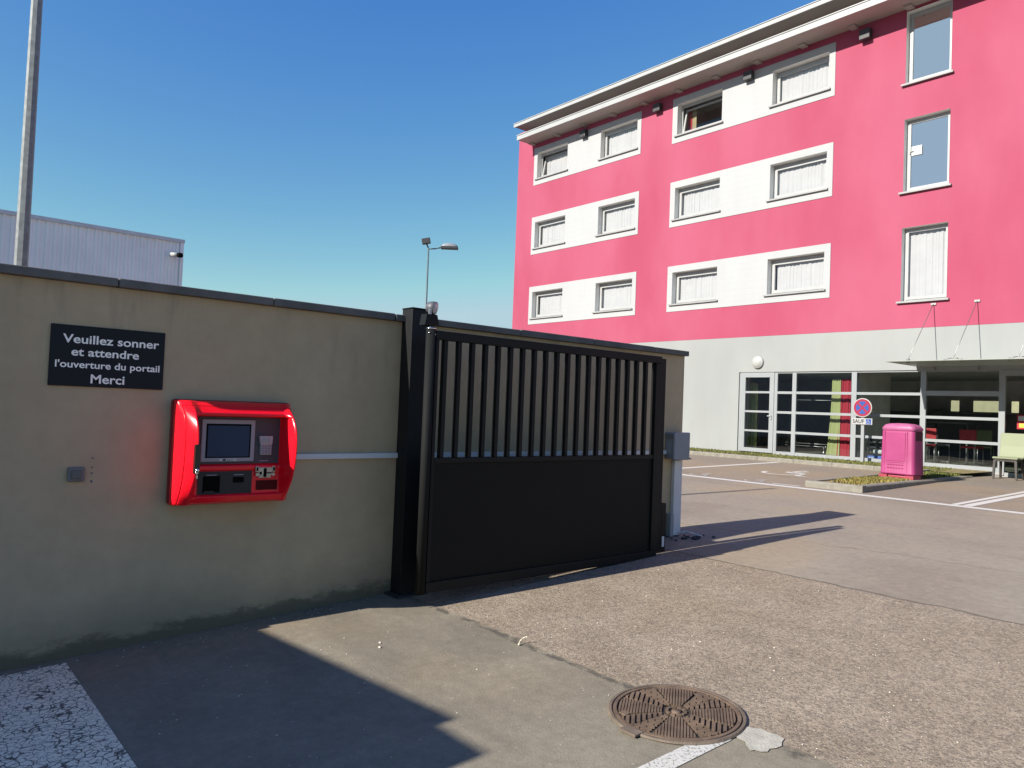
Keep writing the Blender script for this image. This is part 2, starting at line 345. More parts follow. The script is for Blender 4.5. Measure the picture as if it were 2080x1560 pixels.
M_CONC = mat('kerb_concrete', (0.20, 0.185, 0.155), 0.9, var=0.2, vscale=8, bump=0.4, bscale=120)
M_SOIL = mat('dry_soil', (0.19, 0.15, 0.07), 0.95, var=0.35, vscale=9, bump=0.5, bscale=70)
M_PATCH = mat('pale_concrete_patch', (0.36, 0.345, 0.29), 0.9, var=0.2, vscale=14, bump=0.4, bscale=90)
M_LINE = worn_paint('white_road_paint', (0.55, 0.54, 0.51), (0.2, 0.18, 0.15), 30, 0.60, 0.70)
M_STRIPE = worn_paint('worn_stripe_paint', (0.52, 0.51, 0.47), (0.2, 0.19, 0.16), 75, 0.54, 0.60)
M_ZEBRA = worn_paint('crackled_zebra_paint', (0.92, 0.80, 0.60), (0.11, 0.095, 0.075), 25, 0, 0, True)
M_FAINT = worn_paint('faded_road_paint', (0.45, 0.43, 0.41), (0.2, 0.17, 0.15), 18, 0.50, 0.62)
M_IRON = mat('rusty_cast_iron', (0.118, 0.080, 0.054), 0.75, var=0.35, vscale=9, bump=0.3, bscale=150)
M_IRON2 = mat('cast_iron_rim', (0.125, 0.095, 0.07), 0.75, var=0.3, vscale=12, bump=0.4, bscale=120)
M_IRON0 = mat('cast_iron_dirt', (0.030, 0.021, 0.014), 0.95, var=0.3, vscale=20)
M_BIN = mat('faded_pink_plastic', (0.285, 0.032, 0.125), 0.55, var=0.08, vscale=4); M_BINL = mat('pale_pink_lid', (0.34, 0.085, 0.19), 0.5, var=0.1, vscale=5)
M_BINB = mat('red_pink_bin_foot', (0.30, 0.035, 0.065), 0.55, var=0.1)
M_CHAIR = mat('lime_leatherette', (0.22, 0.24, 0.155), 0.55, spec=0.3, var=0.04); M_WOOD = mat('dark_brown_wood', (0.03, 0.024, 0.02), 0.5, var=0.25, vscale=12)
M_SIGNR = mat('sign_red', (0.24, 0.004, 0.032), 0.45, var=0.04); M_SIGNB = mat('sign_blue', (0.012, 0.055, 0.25), 0.45, var=0.04); M_SIGNW = mat('sign_white', (0.34, 0.34, 0.335), 0.4, var=0.03)
M_TXT = mat('dark_lettering', (0.03, 0.03, 0.035), 0.6, var=0.05)
M_GRASS = mat('grass', (0.095, 0.105, 0.02), 0.8, var=0.5, vscale=6); M_GRASSY = mat('dry_grass', (0.24, 0.18, 0.045), 0.85, var=0.45, vscale=5)
M_CANOPY = bpy.data.materials.new('frosted_canopy_glass'); M_CANOPY.use_nodes = True
def _canopy():
    nt = M_CANOPY.node_tree; p = nt.nodes['Principled BSDF']; out = nt.nodes['Material Output']
    p.inputs['Base Color'].default_value = (0.33, 0.35, 0.32, 1); p.inputs['Roughness'].default_value = 0.3
    t = nt.nodes.new('ShaderNodeBsdfTransparent'); t.inputs['Color'].default_value = (0.8, 0.85, 0.8, 1)
    n = noise(nt, objvec(nt), 3, 4); mx = nt.nodes.new('ShaderNodeMixShader')
    nt.links.new(math_n(nt, 'ADD', math_n(nt, 'MULTIPLY', n, 0.1), 0.82), mx.inputs[0])
    nt.links.new(t.outputs[0], mx.inputs[1]); nt.links.new(p.outputs[0], mx.inputs[2]); nt.links.new(mx.outputs[0], out.inputs['Surface'])
_canopy()
M_STEEL = mat('brushed_steel', (0.24, 0.24, 0.235), 0.35, metal=0.6, var=0.05)
M_LENS = mat('lamp_lens', (0.45, 0.42, 0.45), 0.15, var=0.25, vscale=30); M_LAMPB = mat('lamp_housing', (0.075, 0.08, 0.095), 0.5, var=0.1)
M_GLOBE = mat('white_glass_diffuser', (0.36, 0.36, 0.35), 0.25, var=0.12, vscale=9)
M_PAPER = mat('white_paper', (0.45, 0.45, 0.45), 0.8, var=0.03); M_YEL = mat('yellow_card', (0.7, 0.45, 0.05), 0.6, var=0.1)
M_REDCH = mat('red_leatherette', (0.33, 0.016, 0.025), 0.5, var=0.05); M_GREYCH = mat('grey_seat', (0.12, 0.125, 0.13), 0.5, var=0.06)
M_OLIVE = mat('olive_leatherette', (0.12, 0.13, 0.06), 0.5, var=0.06); M_BLUE = mat('blue_base', (0.03, 0.10, 0.38), 0.4, var=0.08)
M_CASTER = mat('caster_render', (0.35, 0.33, 0.29), 0.9, var=0.1, vscale=1.5)
M_STONE = mat('pale_stone', (0.55, 0.50, 0.42), 0.8, var=0.15, vscale=40); M_RUBBLE = mat('broken_asphalt', (0.045, 0.042, 0.045), 0.9, var=0.3, vscale=20)
M_STEM = mat('dry_stem', (0.62, 0.55, 0.42), 0.8, var=0.15, vscale=30)

# ------------------------------------------------------------------ ground and markings
ys = [-400, -60, -20, -6] + [-5 + 0.5 * i for i in range(50)] + [30, 60, 150, 500]
b = MB(); xs = [-400, -60, -25, -12, -6, -3, 0, 6, 20, 60, 400]
vs = [(x, y, Gz(y)) for y in ys for x in xs]; n = len(xs)
b.add(vs, [(j * n + i, j * n + i + 1, (j + 1) * n + i + 1, (j + 1) * n + i) for j in range(len(ys) - 1) for i in range(n - 1)])
struct(b.build('ground', M_ASPH, fix=False))

def flat_poly(pts, lift=0.004, step=None):                # polygon laid on the sloping ground
    return [(x, y, Gz(y) + lift) for x, y in pts]
def marking(name, polys, m, lift=0.004):
    b = MB()
    for pts in polys:
        p = flat_poly(pts, lift); b.add(p, [tuple(range(len(p)))])
    o = b.build(name, m); return struct(o)
def hline(x0, x1, y0, y1, n=12):                          # stripes cut into short pieces so they follow the slope
    return [[(x0 + (x1 - x0) * i / n, y0), (x0 + (x1 - x0) * (i + 1) / n, y0), (x0 + (x1 - x0) * (i + 1) / n, y1), (x0 + (x1 - x0) * i / n, y1)] for i in range(n)]
def vline(x0, x1, y0, y1, n=16):
    return [[(x0, y0 + (y1 - y0) * i / n), (x1, y0 + (y1 - y0) * i / n), (x1, y0 + (y1 - y0) * (i + 1) / n), (x0, y0 + (y1 - y0) * (i + 1) / n)] for i in range(n)]
marking('parking_line', hline(-16, 3.0, 12.30, 12.50), M_LINE)
marking('parking_line', vline(-10.36, -10.20, 12.52, 17.6), M_LINE)
marking('parking_line', vline(-15.2, -15.08, 12.52, 17.6), M_LINE)
marking('parking_line', vline(-4.44, -4.345, 12.52, 17.6) + vline(-4.29, -4.155, 12.52, 17.6), M_LINE)
marking('parking_line', hline(-7.50, -6.95, 12.62, 12.70, 3), M_LINE, 0.005)
marking('zebra_stripe', vline(-5.02, 1.2, 0.30, 0.925, 3)[0:3], M_ZEBRA)
marking('zebra_stripe', vline(-5.02, 1.2, -0.95, -0.32, 3), M_ZEBRA)
marking('arrow_stripe', [[(-2.105, 2.2), (-2.0, 2.2), (-1.99, 2.9), (-2.09, 2.9)], [(-2.09, 2.9), (-1.99, 2.9), (-1.985, 3.07), (-2.075, 3.07)]], M_STRIPE)
def wheel_symbol(cx, cy, s, m):
    polys = []
    for i in range(20):                                   # wheel ring
        a0, a1 = R(-20 + i * 15), R(-20 + (i + 1) * 15)
        f = lambda a, r: (cx + math.sin(a) * r * s, cy + (math.cos(a) * r - 0.15) * s)
        polys.append([f(a0, 0.36), f(a1, 0.36), f(a1, 0.45), f(a0, 0.45)])
    q = lambda *p: [(cx + x * s, cy + y * s) for x, y in p]
    polys += [q((-0.06, 0.0), (0.06, 0.0), (0.04, 0.62), (-0.08, 0.62)), q((0.06, 0.0), (0.42, -0.05), (0.44, 0.05), (0.06, 0.1)),
              q((0.34, -0.05), (0.44, -0.05), (0.56, -0.5), (0.46, -0.54)), q((0.46, -0.54), (0.7, -0.5), (0.7, -0.42), (0.5, -0.45)),
              q((-0.08, 0.68), (0.06, 0.68), (0.07, 0.84), (-0.07, 0.84)), q((0.02, 0.38), (0.3, 0.36), (0.3, 0.44), (0.02, 0.46))]
    return marking('wheelchair_marking', polys, m)
wheel_symbol(-8.55, 15.0, 1.0, M_LINE)
wheel_symbol(-9.2, 12.85, 0.42, M_FAINT); wheel_symbol(-7.95, 12.85, 0.42, M_FAINT)
struct(MB().add([(x, y, Gz(y) + 0.005) for x, y in [(-2.025, 3.235), (-1.99, 3.248), (-1.955, 3.27), (-1.92, 3.262), (-1.88, 3.275), (-1.835, 3.262), (-1.825, 3.225), (-1.806, 3.19), (-1.812, 3.15), (-1.826, 3.125), (-1.818, 3.092), (-1.838, 3.068), (-1.862, 3.062), (-1.872, 3.042), (-1.89, 3.058), (-1.915, 3.075), (-1.935, 3.10), (-1.97, 3.098), (-2.0, 3.12)]], [tuple(range(19))]).build('concrete_patch', M_PATCH))

# kerbs, island, grass
def kerb_run(name, pts, w, hs):
    b = MB(); nrm = []
    for (x0, y0), (x1, y1), h0, h1 in zip(pts[:-1], pts[1:], hs[:-1], hs[1:]):
        L = math.hypot(x1 - x0, y1 - y0); nx, ny = -(y1 - y0) / L * w, (x1 - x0) / L * w
        k = max(1, int(L / 1.0))
        for i in range(k):
            t0, t1 = i / k + 0.004 / L, (i + 1) / k - 0.004 / L
            P = lambda t: (x0 + (x1 - x0) * t, y0 + (y1 - y0) * t)
            (ax, ay), (bx, by) = P(t0), P(t1); ha, hb = h0 + (h1 - h0) * t0, h0 + (h1 - h0) * t1
            c = 0.02
            ring = []
            for (x, y, h) in ((ax, ay, ha), (bx, by, hb)):
                z = Gz(y); ring += [(x, y, z - 0.1), (x, y, z + h - c), (x + nx * c / w, y + ny * c / w, z + h), (x + nx, y + ny, z + h), (x + nx, y + ny, z - 0.1)]
            b.add(ring, [(0, 1, 6, 5), (1, 2, 7, 6), (2, 3, 8, 7), (3, 4, 9, 8), (0, 4, 3, 2, 1), (5, 6, 7, 8, 9)])
    return struct(b.build(name, M_CONC))
kerb_run('kerb', [(-6.91, 18.0), (-6.91, 12.75), (-5.87, 12.72), (-6.02, 18.2)], 0.13, [0.11, 0.11, 0.12, 0.03])
kerb_run('kerb', [(-24, 17.72), (-6.92, 17.72)], 0.14, [0.10, 0.10])
def sheet(name, pts, m, lift, kind='structure'):
    return struct(MB().add([(x, y, Gz(y) + lift) for x, y in pts], [tuple(range(len(pts)))]).build(name, m), kind)
b = MB()
for i in range(6):
    y0 = 12.84 + i * 0.95; y1 = y0 + 0.95
    xr = lambda y: -6.0 - (y - 12.7) * 0.027
    b.quad((-6.79, y0, Gz(y0) + 0.095 - 0.012 * i), (xr(y0), y0, Gz(y0) + 0.095 - 0.012 * i), (xr(y1), y1, Gz(y1) + 0.083 - 0.012 * i), (-6.79, y1, Gz(y1) + 0.083 - 0.012 * i))
struct(b.build('island_soil', M_SOIL))
b = MB(); b.quad((-24, 17.85, Gz(17.85) + 0.085), (-6.1, 17.85, Gz(17.85) + 0.085), (-5.9, 19.06, Gz(19) + 0.10), (-24, 19.06, Gz(19) + 0.10)); struct(b.build('verge_soil', M_SOIL))
def blades(name, spots, m, h, label):
    b = MB()
    for (x, y, z) in spots:
        a = random.uniform(0, 6.28); hh = h * random.uniform(0.4, 1.2); w = 0.012 + 0.012 * random.random()
        dx, dy = math.cos(a) * w, math.sin(a) * w; lx, ly = random.uniform(-1, 1) * hh * 0.7, random.uniform(-1, 1) * hh * 0.7
        b.add([(x - dx, y - dy, z), (x + dx, y + dy, z), (x + lx, y + ly, z + hh)], [(0, 1, 2)])
    o = b.build(name, m, fix=False); o['kind'] = 'stuff'; o['label'] = label; o['category'] = 'grass'; return o
def clump(x, y): return (math.sin(x * 2.3 + 1.7) * math.cos(y * 1.9) + math.sin(x * 5.1 - y * 3.7)) > random.uniform(-1.6, 0.9)
sp_ = []
while len(sp_) < 5200:
    x, y = random.uniform(-17, -6.6), random.uniform(17.88, 19.0)
    if random.random() < 0.9: sp_.append((x, y, Gz(y) + 0.085))
blades('grass', sp_, M_GRASS, 0.05, 'thin green grass along the foot of the hotel wall')
sp_ = []; sp2 = []
while len(sp_) < 2200:
    y = random.uniform(13.1, 18.6); x = random.uniform(-6.78, -6.02 - (y - 12.7) * 0.027)
    if clump(x, y): (sp2 if (y > 15.8 or random.random() < 0.25) else sp_).append((x, y, Gz(y) + 0.09 - 0.0125 * (y - 12.84)))
blades('grass', sp_, M_GRASSY, 0.05, 'dry yellow grass on the kerbed island')
blades('grass', sp2, M_GRASS, 0.06, 'green grass tufts on the kerbed island beside the pink bin')

# manhole
MX, MY, MR = -2.325, 3.105, 0.338
mz = Gz(MY) + 0.006; tilt = Matrix.Translation((MX, MY, mz)) @ Matrix.Rotation(math.atan(0.0491), 4, 'X')
man = thing('manhole_cover', (MX, MY, mz), 'rusty round cast iron manhole cover in the asphalt', 'manhole cover')
b = MB().lathe([(MR - 0.022, 0.001), (MR - 0.020, 0.009), (MR - 0.006, 0.009), (MR, 0.0)], (0, 0, 0), n=56, smooth=False)
b.rbox(-0.05, 0.05, -MR - 0.03, -MR + 0.03, 0.001, 0.013, 0.003)
b.v = [tuple(tilt @ Vector(v)) for v in b.v]; b.build('rim', M_IRON2, man)
b = MB().lathe([(0.001, 0.001), (MR - 0.020, 0.001)], (0, 0, 0), n=56); b.v = [tuple(tilt @ Vector(v)) for v in b.v]; b.build('recess', M_IRON0, man)
b = MB(); Rr = MR - 0.04
def rib(cx, cy, L, w, a):
    M = Matrix.Translation((cx, cy, 0)) @ Matrix.Rotation(a, 4, 'Z'); b.box(-L / 2, L / 2, -w / 2, w / 2, 0.0015, 0.0095, M)
b.lathe([(Rr - 0.006, 0.001), (Rr - 0.005, 0.0095), (Rr + 0.012, 0.0095), (Rr + 0.013, 0.001)], (0, 0, 0), n=56, smooth=False)
def clip(poly, nx_, ny_, d):                                # keep the side where n.p <= d
    out = []
    for k in range(len(poly)):
        p, q = poly[k], poly[(k + 1) % len(poly)]; a_, c_ = nx_ * p[0] + ny_ * p[1] - d, nx_ * q[0] + ny_ * q[1] - d
        if a_ <= 0: out.append(p)
        if (a_ < 0 < c_) or (c_ < 0 < a_):
            t = a_ / (a_ - c_); out.append((p[0] + (q[0] - p[0]) * t, p[1] + (q[1] - p[1]) * t))
    return out
def wedge(a0, a1, r0, r1):
    return [(math.cos(a0 + (a1 - a0) * k / 5) * r1, math.sin(a0 + (a1 - a0) * k / 5) * r1) for k in range(6)] + [(math.cos(a1) * r0, math.sin(a1) * r0), (math.cos(a0) * r0, math.sin(a0) * r0)]
def area(p): return abs(sum(p[k][0] * p[(k + 1) % len(p)][1] - p[(k + 1) % len(p)][0] * p[k][1] for k in range(len(p)))) / 2
def plate(cell, ang, pitch, w, brick):
    ux, uy = math.cos(ang), math.sin(ang); vx, vy = -uy, ux
    for k in range(-40, 41):
        st = clip(clip(cell, vx, vy, k * pitch + w / 2), -vx, -vy, -(k * pitch - w / 2))
        if len(st) < 3: continue
        pieces = [st]
        if brick:
            pieces = []
            for m_i in range(-12, 13):
                off = (m_i + 0.5 * (k % 2)) * brick
                pc = clip(clip(st, ux, uy, off + brick - 0.006), -ux, -uy, -off)
                if len(pc) >= 3: pieces.append(pc)
        for pc in pieces:
            if area(pc) > 1.2e-5: b.prism([(q[0], q[1], 0.0012) for q in pc], (0, 0, 0.0085))
for sct in range(8):
    a0 = R(14 + sct * 45); gap = 0.035
    if sct % 2 == 0:                                        # fine ribs along the sector
        plate(wedge(a0 + gap, a0 + R(45) - gap, 0.075, Rr - 0.014), a0 + R(22.5) + R(90 if sct % 4 == 0 else 0), 0.0145, 0.0105, 0)
    else:                                                   # chevrons of short blocks
        am = a0 + R(22.5)
        plate(wedge(a0 + gap, am - 0.008, 0.075, Rr - 0.014), am + R(48), 0.026, 0.0165, 0.062)
        plate(wedge(am + 0.008, a0 + R(45) - gap, 0.075, Rr - 0.014), am - R(48), 0.026, 0.0165, 0.062)
for i in range(10):
    a = R(i * 36); rib(math.cos(a) * 0.045, math.sin(a) * 0.045, 0.022, 0.014, a + R(90))
b.lathe([(0.001, 0.0095), (0.022, 0.0095), (0.024, 0.001)], (0, 0, 0), n=16)
for a in (R(100), R(235)): b.rbox(math.cos(a) * 0.26 - 0.022, math.cos(a) * 0.26 + 0.022, math.sin(a) * 0.26 - 0.02, math.sin(a) * 0.26 + 0.02, 0.0015, 0.0105, 0.003)
b.v = [tuple(tilt @ Vector(v)) for v in b.v]; b.build('lid', M_IRON, man)

# small litter
def pebble(x, y, r, label):
    z = Gz(y); b = MB().sphere((x, y, z + r * 0.45), r, 8, (1.6, 0.9, 0.6)); tag(b.build('pebble', M_STONE, loc=(x, y, z)), label, 'pebble', 'pale stones lying on the asphalt')
pebble(-4.154, 2.50, 0.008, 'pale chip of stone nearer the gate, lying on sunlit asphalt'); pebble(-4.08, 2.455, 0.009, 'pale chip of stone nearer the dark shadow, lying on sunlit asphalt')
z = Gz(3.19)
o = MB().tube([(-3.56, 3.14, z + 0.005), (-3.568, 3.155, z + 0.02), (-3.565, 3.175, z + 0.036), (-3.555, 3.19, z + 0.044), (-3.543, 3.196, z + 0.045)], 0.0038, 6).sphere((-3.557, 3.137, z + 0.006), 0.0075, 8).build('dry_stem', M_STEM, loc=(-3.55, 3.15, z))
tag(o, 'curled pale dry stem standing at the edge of the coarse asphalt', 'stem')
b = MB()
for i in range(34):
    x = random.gauss(-4.92, 0.10); y = random.gauss(6.70, 0.11); r = random.uniform(0.006, 0.026)
    n0 = len(b.v); b.sphere((x, y, Gz(y) + r * 0.3), r, 6, (random.uniform(0.8, 1.6), random.uniform(0.8, 1.5), random.uniform(0.4, 0.8)))
    b.v[n0:] = [(p[0] + random.uniform(-1, 1) * r * 0.25, p[1] + random.uniform(-1, 1) * r * 0.25, p[2] + random.uniform(-1, 1) * r * 0.2) for p in b.v[n0:]]
b.sm = [False] * len(b.sm)
o = b.build('rubble', M_RUBBLE, fix=False); o['kind'] = 'stuff'; o['label'] = 'broken black asphalt crumbs at the foot of the wall end'; o['category'] = 'rubble'
b = MB()                                                   # loose grit caught along the wall foot and scattered on the asphalt
for i in range(260):
    if i < 60: y = random.uniform(0.6, 3.0); x = -5.08 + abs(random.gauss(0, 0.07)); r = random.uniform(0.002, 0.006)
    else: y = random.uniform(0.9, 6.0); x = random.uniform(-4.9, -1.0); r = random.uniform(0.002, 0.006)
    b.sphere((x, y, Gz(y) + r * 0.4), r, 5, (random.uniform(0.8, 1.8), random.uniform(0.8, 1.6), 0.6))
o = b.build('grit', M_STONE, fix=False); o['kind'] = 'stuff'; o['label'] = 'fine pale grit scattered on the asphalt'; o['category'] = 'grit'

# ------------------------------------------------------------------ perimeter wall
WX = -5.109; WB = -5.42; Y0, Y1 = 0.49, 6.77; ZT = 0.645  # near end of the tall wall set out of view so sunlight reaches the terminal
wall = thing('perimeter_wall', (WX - 0.15, 3.5, Gz(3.5)), 'tall beige rendered wall with dark grey coping, behind the red terminal and the gate', 'wall')
b = MB()
nseg = 30
for i in range(nseg):
    a, c = Y0 + (Y1 - Y0) * i / nseg, Y0 + (Y1 - Y0) * (i + 1) / nseg
    b.quad((WX, a, Gz(a) - 0.3), (WX, c, Gz(c) - 0.3), (WX, c, ZT), (WX, a, ZT)); b.quad((WB, a, Gz(a) - 0.3), (WB, a, ZT), (WB, c, ZT), (WB, c, Gz(c) - 0.3))
b.quad((WX, Y1, -1.7), (WB, Y1, -1.7), (WB, Y1, ZT), (WX, Y1, ZT)); b.quad((WX, Y0, -2), (WX, Y0, ZT), (WB, Y0, ZT), (WB, Y0, -2)); b.quad((WX, Y0, ZT), (WX, Y1, ZT), (WB, Y1, ZT), (WB, Y0, ZT))
b.box(WB, WX, -9, Y0 - 0.002, -2.3, -0.62)  # unseen low stretch, invented so sunlight passes the end of the tall wall
b.build('rendered_wall', M_WALL, wall)
joints = [Y0 - 0.03, 1.10, 2.08, 3.06, 3.42, 4.35, 5.29, 6.20, Y1 + 0.03]
random.seed(3)
for a, c in zip(joints[:-1], joints[1:]):
    dz = random.uniform(-0.003, 0.003); dx = random.uniform(-0.004, 0.004)
    MB().rbox(WB - 0.045 + dx, WX + 0.045 + dx, a + 0.003, c - 0.003, ZT + 0.002, ZT + 0.056 + dz, 0.006, 2).build('coping_stone', M_COPE, wall)
for k in range(9):
    MB().rbox(WB - 0.04, WX + 0.04, Y0 - 0.01 - k - 0.997, Y0 - 0.01 - k, -0.618, -0.566, 0.006, 2).build('coping_stone', M_COPE, wall)  # coping of the invented low stretch

# notice board
sg = thing('notice_board', (WX, 1.077, 0.03), 'black notice board with white French lettering on the beige wall', 'sign')
MB().rbox(WX + 0.002, WX + 0.012, 0.762, 1.392, 0.029, 0.391, 0.002, 1).build('board', M_PANEL, sg)
def wall_text(body, y0, y1, zb, cap, name, parent, m, x, bold=0.018):
    words = body.split(' '); full = text_mesh(body, 1.0, bold)[0]; lo = min(v.x for v in full); hi = max(v.x for v in full)
    sc = (y1 - y0) / (hi - lo); sz = cap / max(v.y for v in text_mesh('E', 1.0, bold)[0]); used = ''
    for wd in words:
        vs, fs = text_mesh(wd, 1.0, bold); off = 0.0
        if used:
            off = max(v.x for v in text_mesh(used + wd, 1.0, bold)[0]) - max(v.x for v in vs)
        MB().add([(x, y0 + (v.x + off - lo) * sc, zb + v.y * sz) for v in vs], fs).build(name, m, parent)
        used += wd + ' '
wall_text('Veuillez sonner', 0.825, 1.357, 0.287, 0.050, 'lettering', sg, M_LETTER, WX + 0.0135)
wall_text('et attendre', 0.873, 1.243, 0.212, 0.048, 'lettering', sg, M_LETTER, WX + 0.0135)
wall_text("l'ouverture du portail", 0.792, 1.367, 0.140, 0.041, 'lettering', sg, M_LETTER, WX + 0.0135)
wall_text('Merci', 0.982, 1.168, 0.052, 0.052, 'lettering', sg, M_LETTER, WX + 0.0135)

# intercom button
bell = thing('bell_push', (WX, 0.935, -0.54), 'small square grey bell push on the beige wall, left of the red terminal', 'bell push')
MB().rbox(WX + 0.001, WX + 0.022, 0.889, 0.981, -0.538, -0.452, 0.008).build('plate', M_BELL, bell)
MB().rbox(WX + 0.020, WX + 0.030, 0.907, 0.963, -0.522, -0.468, 0.005).build('button', mat('bell_button', (0.11, 0.105, 0.105), 0.5, var=0.1), bell)
# plugs where an older fitting was removed
for k, z_ in enumerate((-0.40, -0.455, -0.49, -0.54)):
    o = MB().sphere((WX, 1.02, z_), 0.006 if k < 3 else 0.008, 8, (0.5, 1, 1)).build('screw_hole', M_BELL, loc=(WX, 1.02, z_))
    tag(o, 'tiny filled screw hole in the column of four beside the bell push', 'screw hole', 'filled screw holes in the wall')

# ------------------------------------------------------------------ red terminal
KY0, KY1, KZ0, KZ1 = 1.450, 2.222, -0.695, -0.030
kt = thing('payment_terminal', (WX, (KY0 + KY1) / 2, KZ0), 'glossy red check-in terminal with screen mounted on the beige wall', 'terminal')
MB().rbox(WX + 0.001, WX + 0.068, KY0 - 0.004, KY1 + 0.004, KZ0 - 0.004, KZ1 + 0.006, 0.02, 4).build('back_plate', M_RED2, kt)
def interp(tab, t):
    if t <= tab[0][0]: return tab[0][1]
    for (a, va), (c, vc) in zip(tab[:-1], tab[1:]):
        if t <= c:
            k = (t - a) / (c - a); return va + (vc - va) * k
    return tab[-1][1]
def smooth(t): t = max(0, min(1, t)); return t * t * (3 - 2 * t)
WO = [(-0.695, 0.135), (-0.66, 0.19), (-0.60, 0.250), (-0.52, 0.305), (-0.42, 0.338), (-0.30, 0.350), (-0.20, 0.335), (-0.12, 0.280), (-0.07, 0.205), (-0.03, 0.115)]
WI = [(-0.695, 0.130), (-0.675, 0.170), (-0.640, 0.190), (-0.632, 0.158), (-0.478, 0.152), (-0.470, 0.164), (-0.446, 0.164), (-0.438, 0.135), (-0.128, 0.135), (-0.122, 0.215), (-0.105, 0.218), (-0.06, 0.160), (-0.03, 0.110)]
def WOs(z): return sum(interp(WO, z + d) for d in (-0.03, -0.015, 0, 0.015, 0.03)) / 5
ust = [0, 0.004, 0.010] + [0.014 + 0.0055 * i for i in range(16)] + [0.104, 0.112, 0.120, 0.128, 0.136, 0.144]
ust += [0.150 + i * 0.036 for i in range(1, 15)]
W_ = KY1 - KY0
ust += [W_ - 0.126 + 0.007 * i for i in range(0, 18)] + [W_ - 0.003, W_]
ust += [0.0270, 0.0275, 0.0300, 0.0305, W_ - 0.0305, W_ - 0.0300, W_ - 0.0275, W_ - 0.0270]
ust = sorted(set(round(u, 4) for u in ust))
zst = sorted(set([round(z, 4) for z in [KZ0 + i * (KZ1 - KZ0) / 56 for i in range(57)]] + [z for z, _ in WI] + [-0.44, -0.125, -0.0640, -0.0635, -0.0610, -0.0605]))
def KW(u, z):
    wo, wi = WOs(z), interp(WI, z)
    LR, LI, RR, RI = 0.075, 0.128, W_ - 0.058, W_ - 0.100
    if u <= LR: t = u / LR; return 0.07 + (wo - 0.07) * (t ** 0.42 if t < 1 else 1)
    if u < LI: return wo + (wi - wo) * smooth((u - LR) / (LI - LR))
    if u <= RI: return wi
    if u < RR: return wi + (wo - wi) * smooth((u - RI) / (RR - RI)) ** 0.9
    t = (W_ - u) / (W_ - RR); return 0.07 + (wo - 0.07) * (max(t, 0) ** 0.62)
b = MB(); nu, nz_ = len(ust), len(zst)
def KS(u, z):                                              # shut line round the door of the case
    g = (0.0272 < u < 0.0303 and z < -0.0605) or (W_ - 0.0303 < u < W_ - 0.0272 and z < -0.0605) or (-0.0638 < z < -0.0607 and 0.0272 < u < W_ - 0.0272)
    return KW(u, z) - (0.007 if g else 0)
vs = [(WX + KS(u, z), KY0 + u, z) for z in zst for u in ust]
b.add(vs, [(j * nu + i, j * nu + i + 1, (j + 1) * nu + i + 1, (j + 1) * nu + i) for j in range(nz_ - 1) for i in range(nu - 1)], True)
for z, rev in ((zst[0], False), (zst[-1], True)):        # top and bottom faces
    row = [(WX + KW(u, z), KY0 + u, z) for u in ust]; bk = [(WX + 0.05, KY0 + u, z) for u in ust]
    b.add(row + bk, [(i, i + 1, nu + i + 1, nu + i) for i in range(nu - 1)])
shell = b.build('shell', M_RED, kt)
# seam round the left cheek
kp = MB(); px_ = WX + 0.138
kp.box(px_ - 0.01, px_ + 0.0035, 1.583, 2.132, -0.436, -0.130); pn = kp.build('upper_panel', M_KGREY, kt)
bz = MB().rbox(px_ + 0.004, px_ + 0.017, 1.603, 1.950, -0.421, -0.146, 0.006); bezel = bz.build('screen_bezel', M_BEZEL, kt)
MB().rbox(px_ + 0.010, px_ + 0.0185, 1.630, 1.922, -0.396, -0.174, 0.002).build('screen_surround', M_HOLE, bezel)
MB().box(px_ + 0.0186, px_ + 0.0196, 1.641, 1.911, -0.388, -0.186).build('screen', M_SCREEN, bezel)
MB().box(px_ + 0.0172, px_ + 0.0178, 1.721, 1.831, -0.4165, -0.4015).build('badge', mat('badge_white', (0.5, 0.5, 0.5), 0.5, var=0.05), bezel)
MB().box(px_ + 0.0179, px_ + 0.0184, 1.743, 1.764, -0.4155, -0.4025).build('badge_mark', M_TXT, bezel)
wall_text('BAXY', 1.772, 1.818, -0.4145, 0.0095, 'badge_lettering', bezel, M_TXT, px_ + 0.0184)
cr = MB().prism([(px_, 1.978, -0.252), (px_, 2.068, -0.252), (px_, 2.066, -0.305), (px_, 1.986, -0.305)], (0.030, 0, 0)).rbox(px_, px_ + 0.022, 1.990, 2.066, -0.378, -0.302, 0.003).build('card_reader', M_KEY, kt)
MB().box(px_ + 0.0302, px_ + 0.0312, 1.992, 2.052, -0.299, -0.262).build('display', M_LCD, cr)
b = MB()
for i in range(3):
    for j in range(4): b.rbox(px_ + 0.022, px_ + 0.026, 1.996 + i * 0.0225, 2.014 + i * 0.0225, -0.326 - j * 0.0155, -0.314 - j * 0.0155, 0.0015, 1)
b.build('keypad', mat('key_grey', (0.22, 0.22, 0.25), 0.5, var=0.05), cr)
MB().rbox(px_ + 0.004, px_ + 0.006, 1.992, 2.054, -0.4215, -0.4165, 0.0008, 1).build('label_strip', M_BEZEL, kt)
pl = WX + 0.155
lp = MB().box(pl - 0.004, pl + 0.006, 1.590, 1.939, -0.630, -0.482).build('lower_panel', M_KDARK, kt)
b = MB()
b.box(pl + 0.0065, pl + 0.0075, 1.622, 1.731, -0.618, -0.512); b.build('cash_slot', M_HOLE, kt)
MB().prism([(pl + 0.0078, 1.626, -0.617), (pl + 0.0078, 1.701, -0.617), (pl + 0.0078, 1.686, -0.606), (pl + 0.0078, 1.634, -0.606)], (0.006, 0, 0)).build('slot_lip', M_KDARK, kt)
MB().rbox(pl + 0.0065, pl + 0.0095, 1.814, 1.886, -0.558, -0.521, 0.002, 1).build('receipt_slot', M_HOLE, kt)
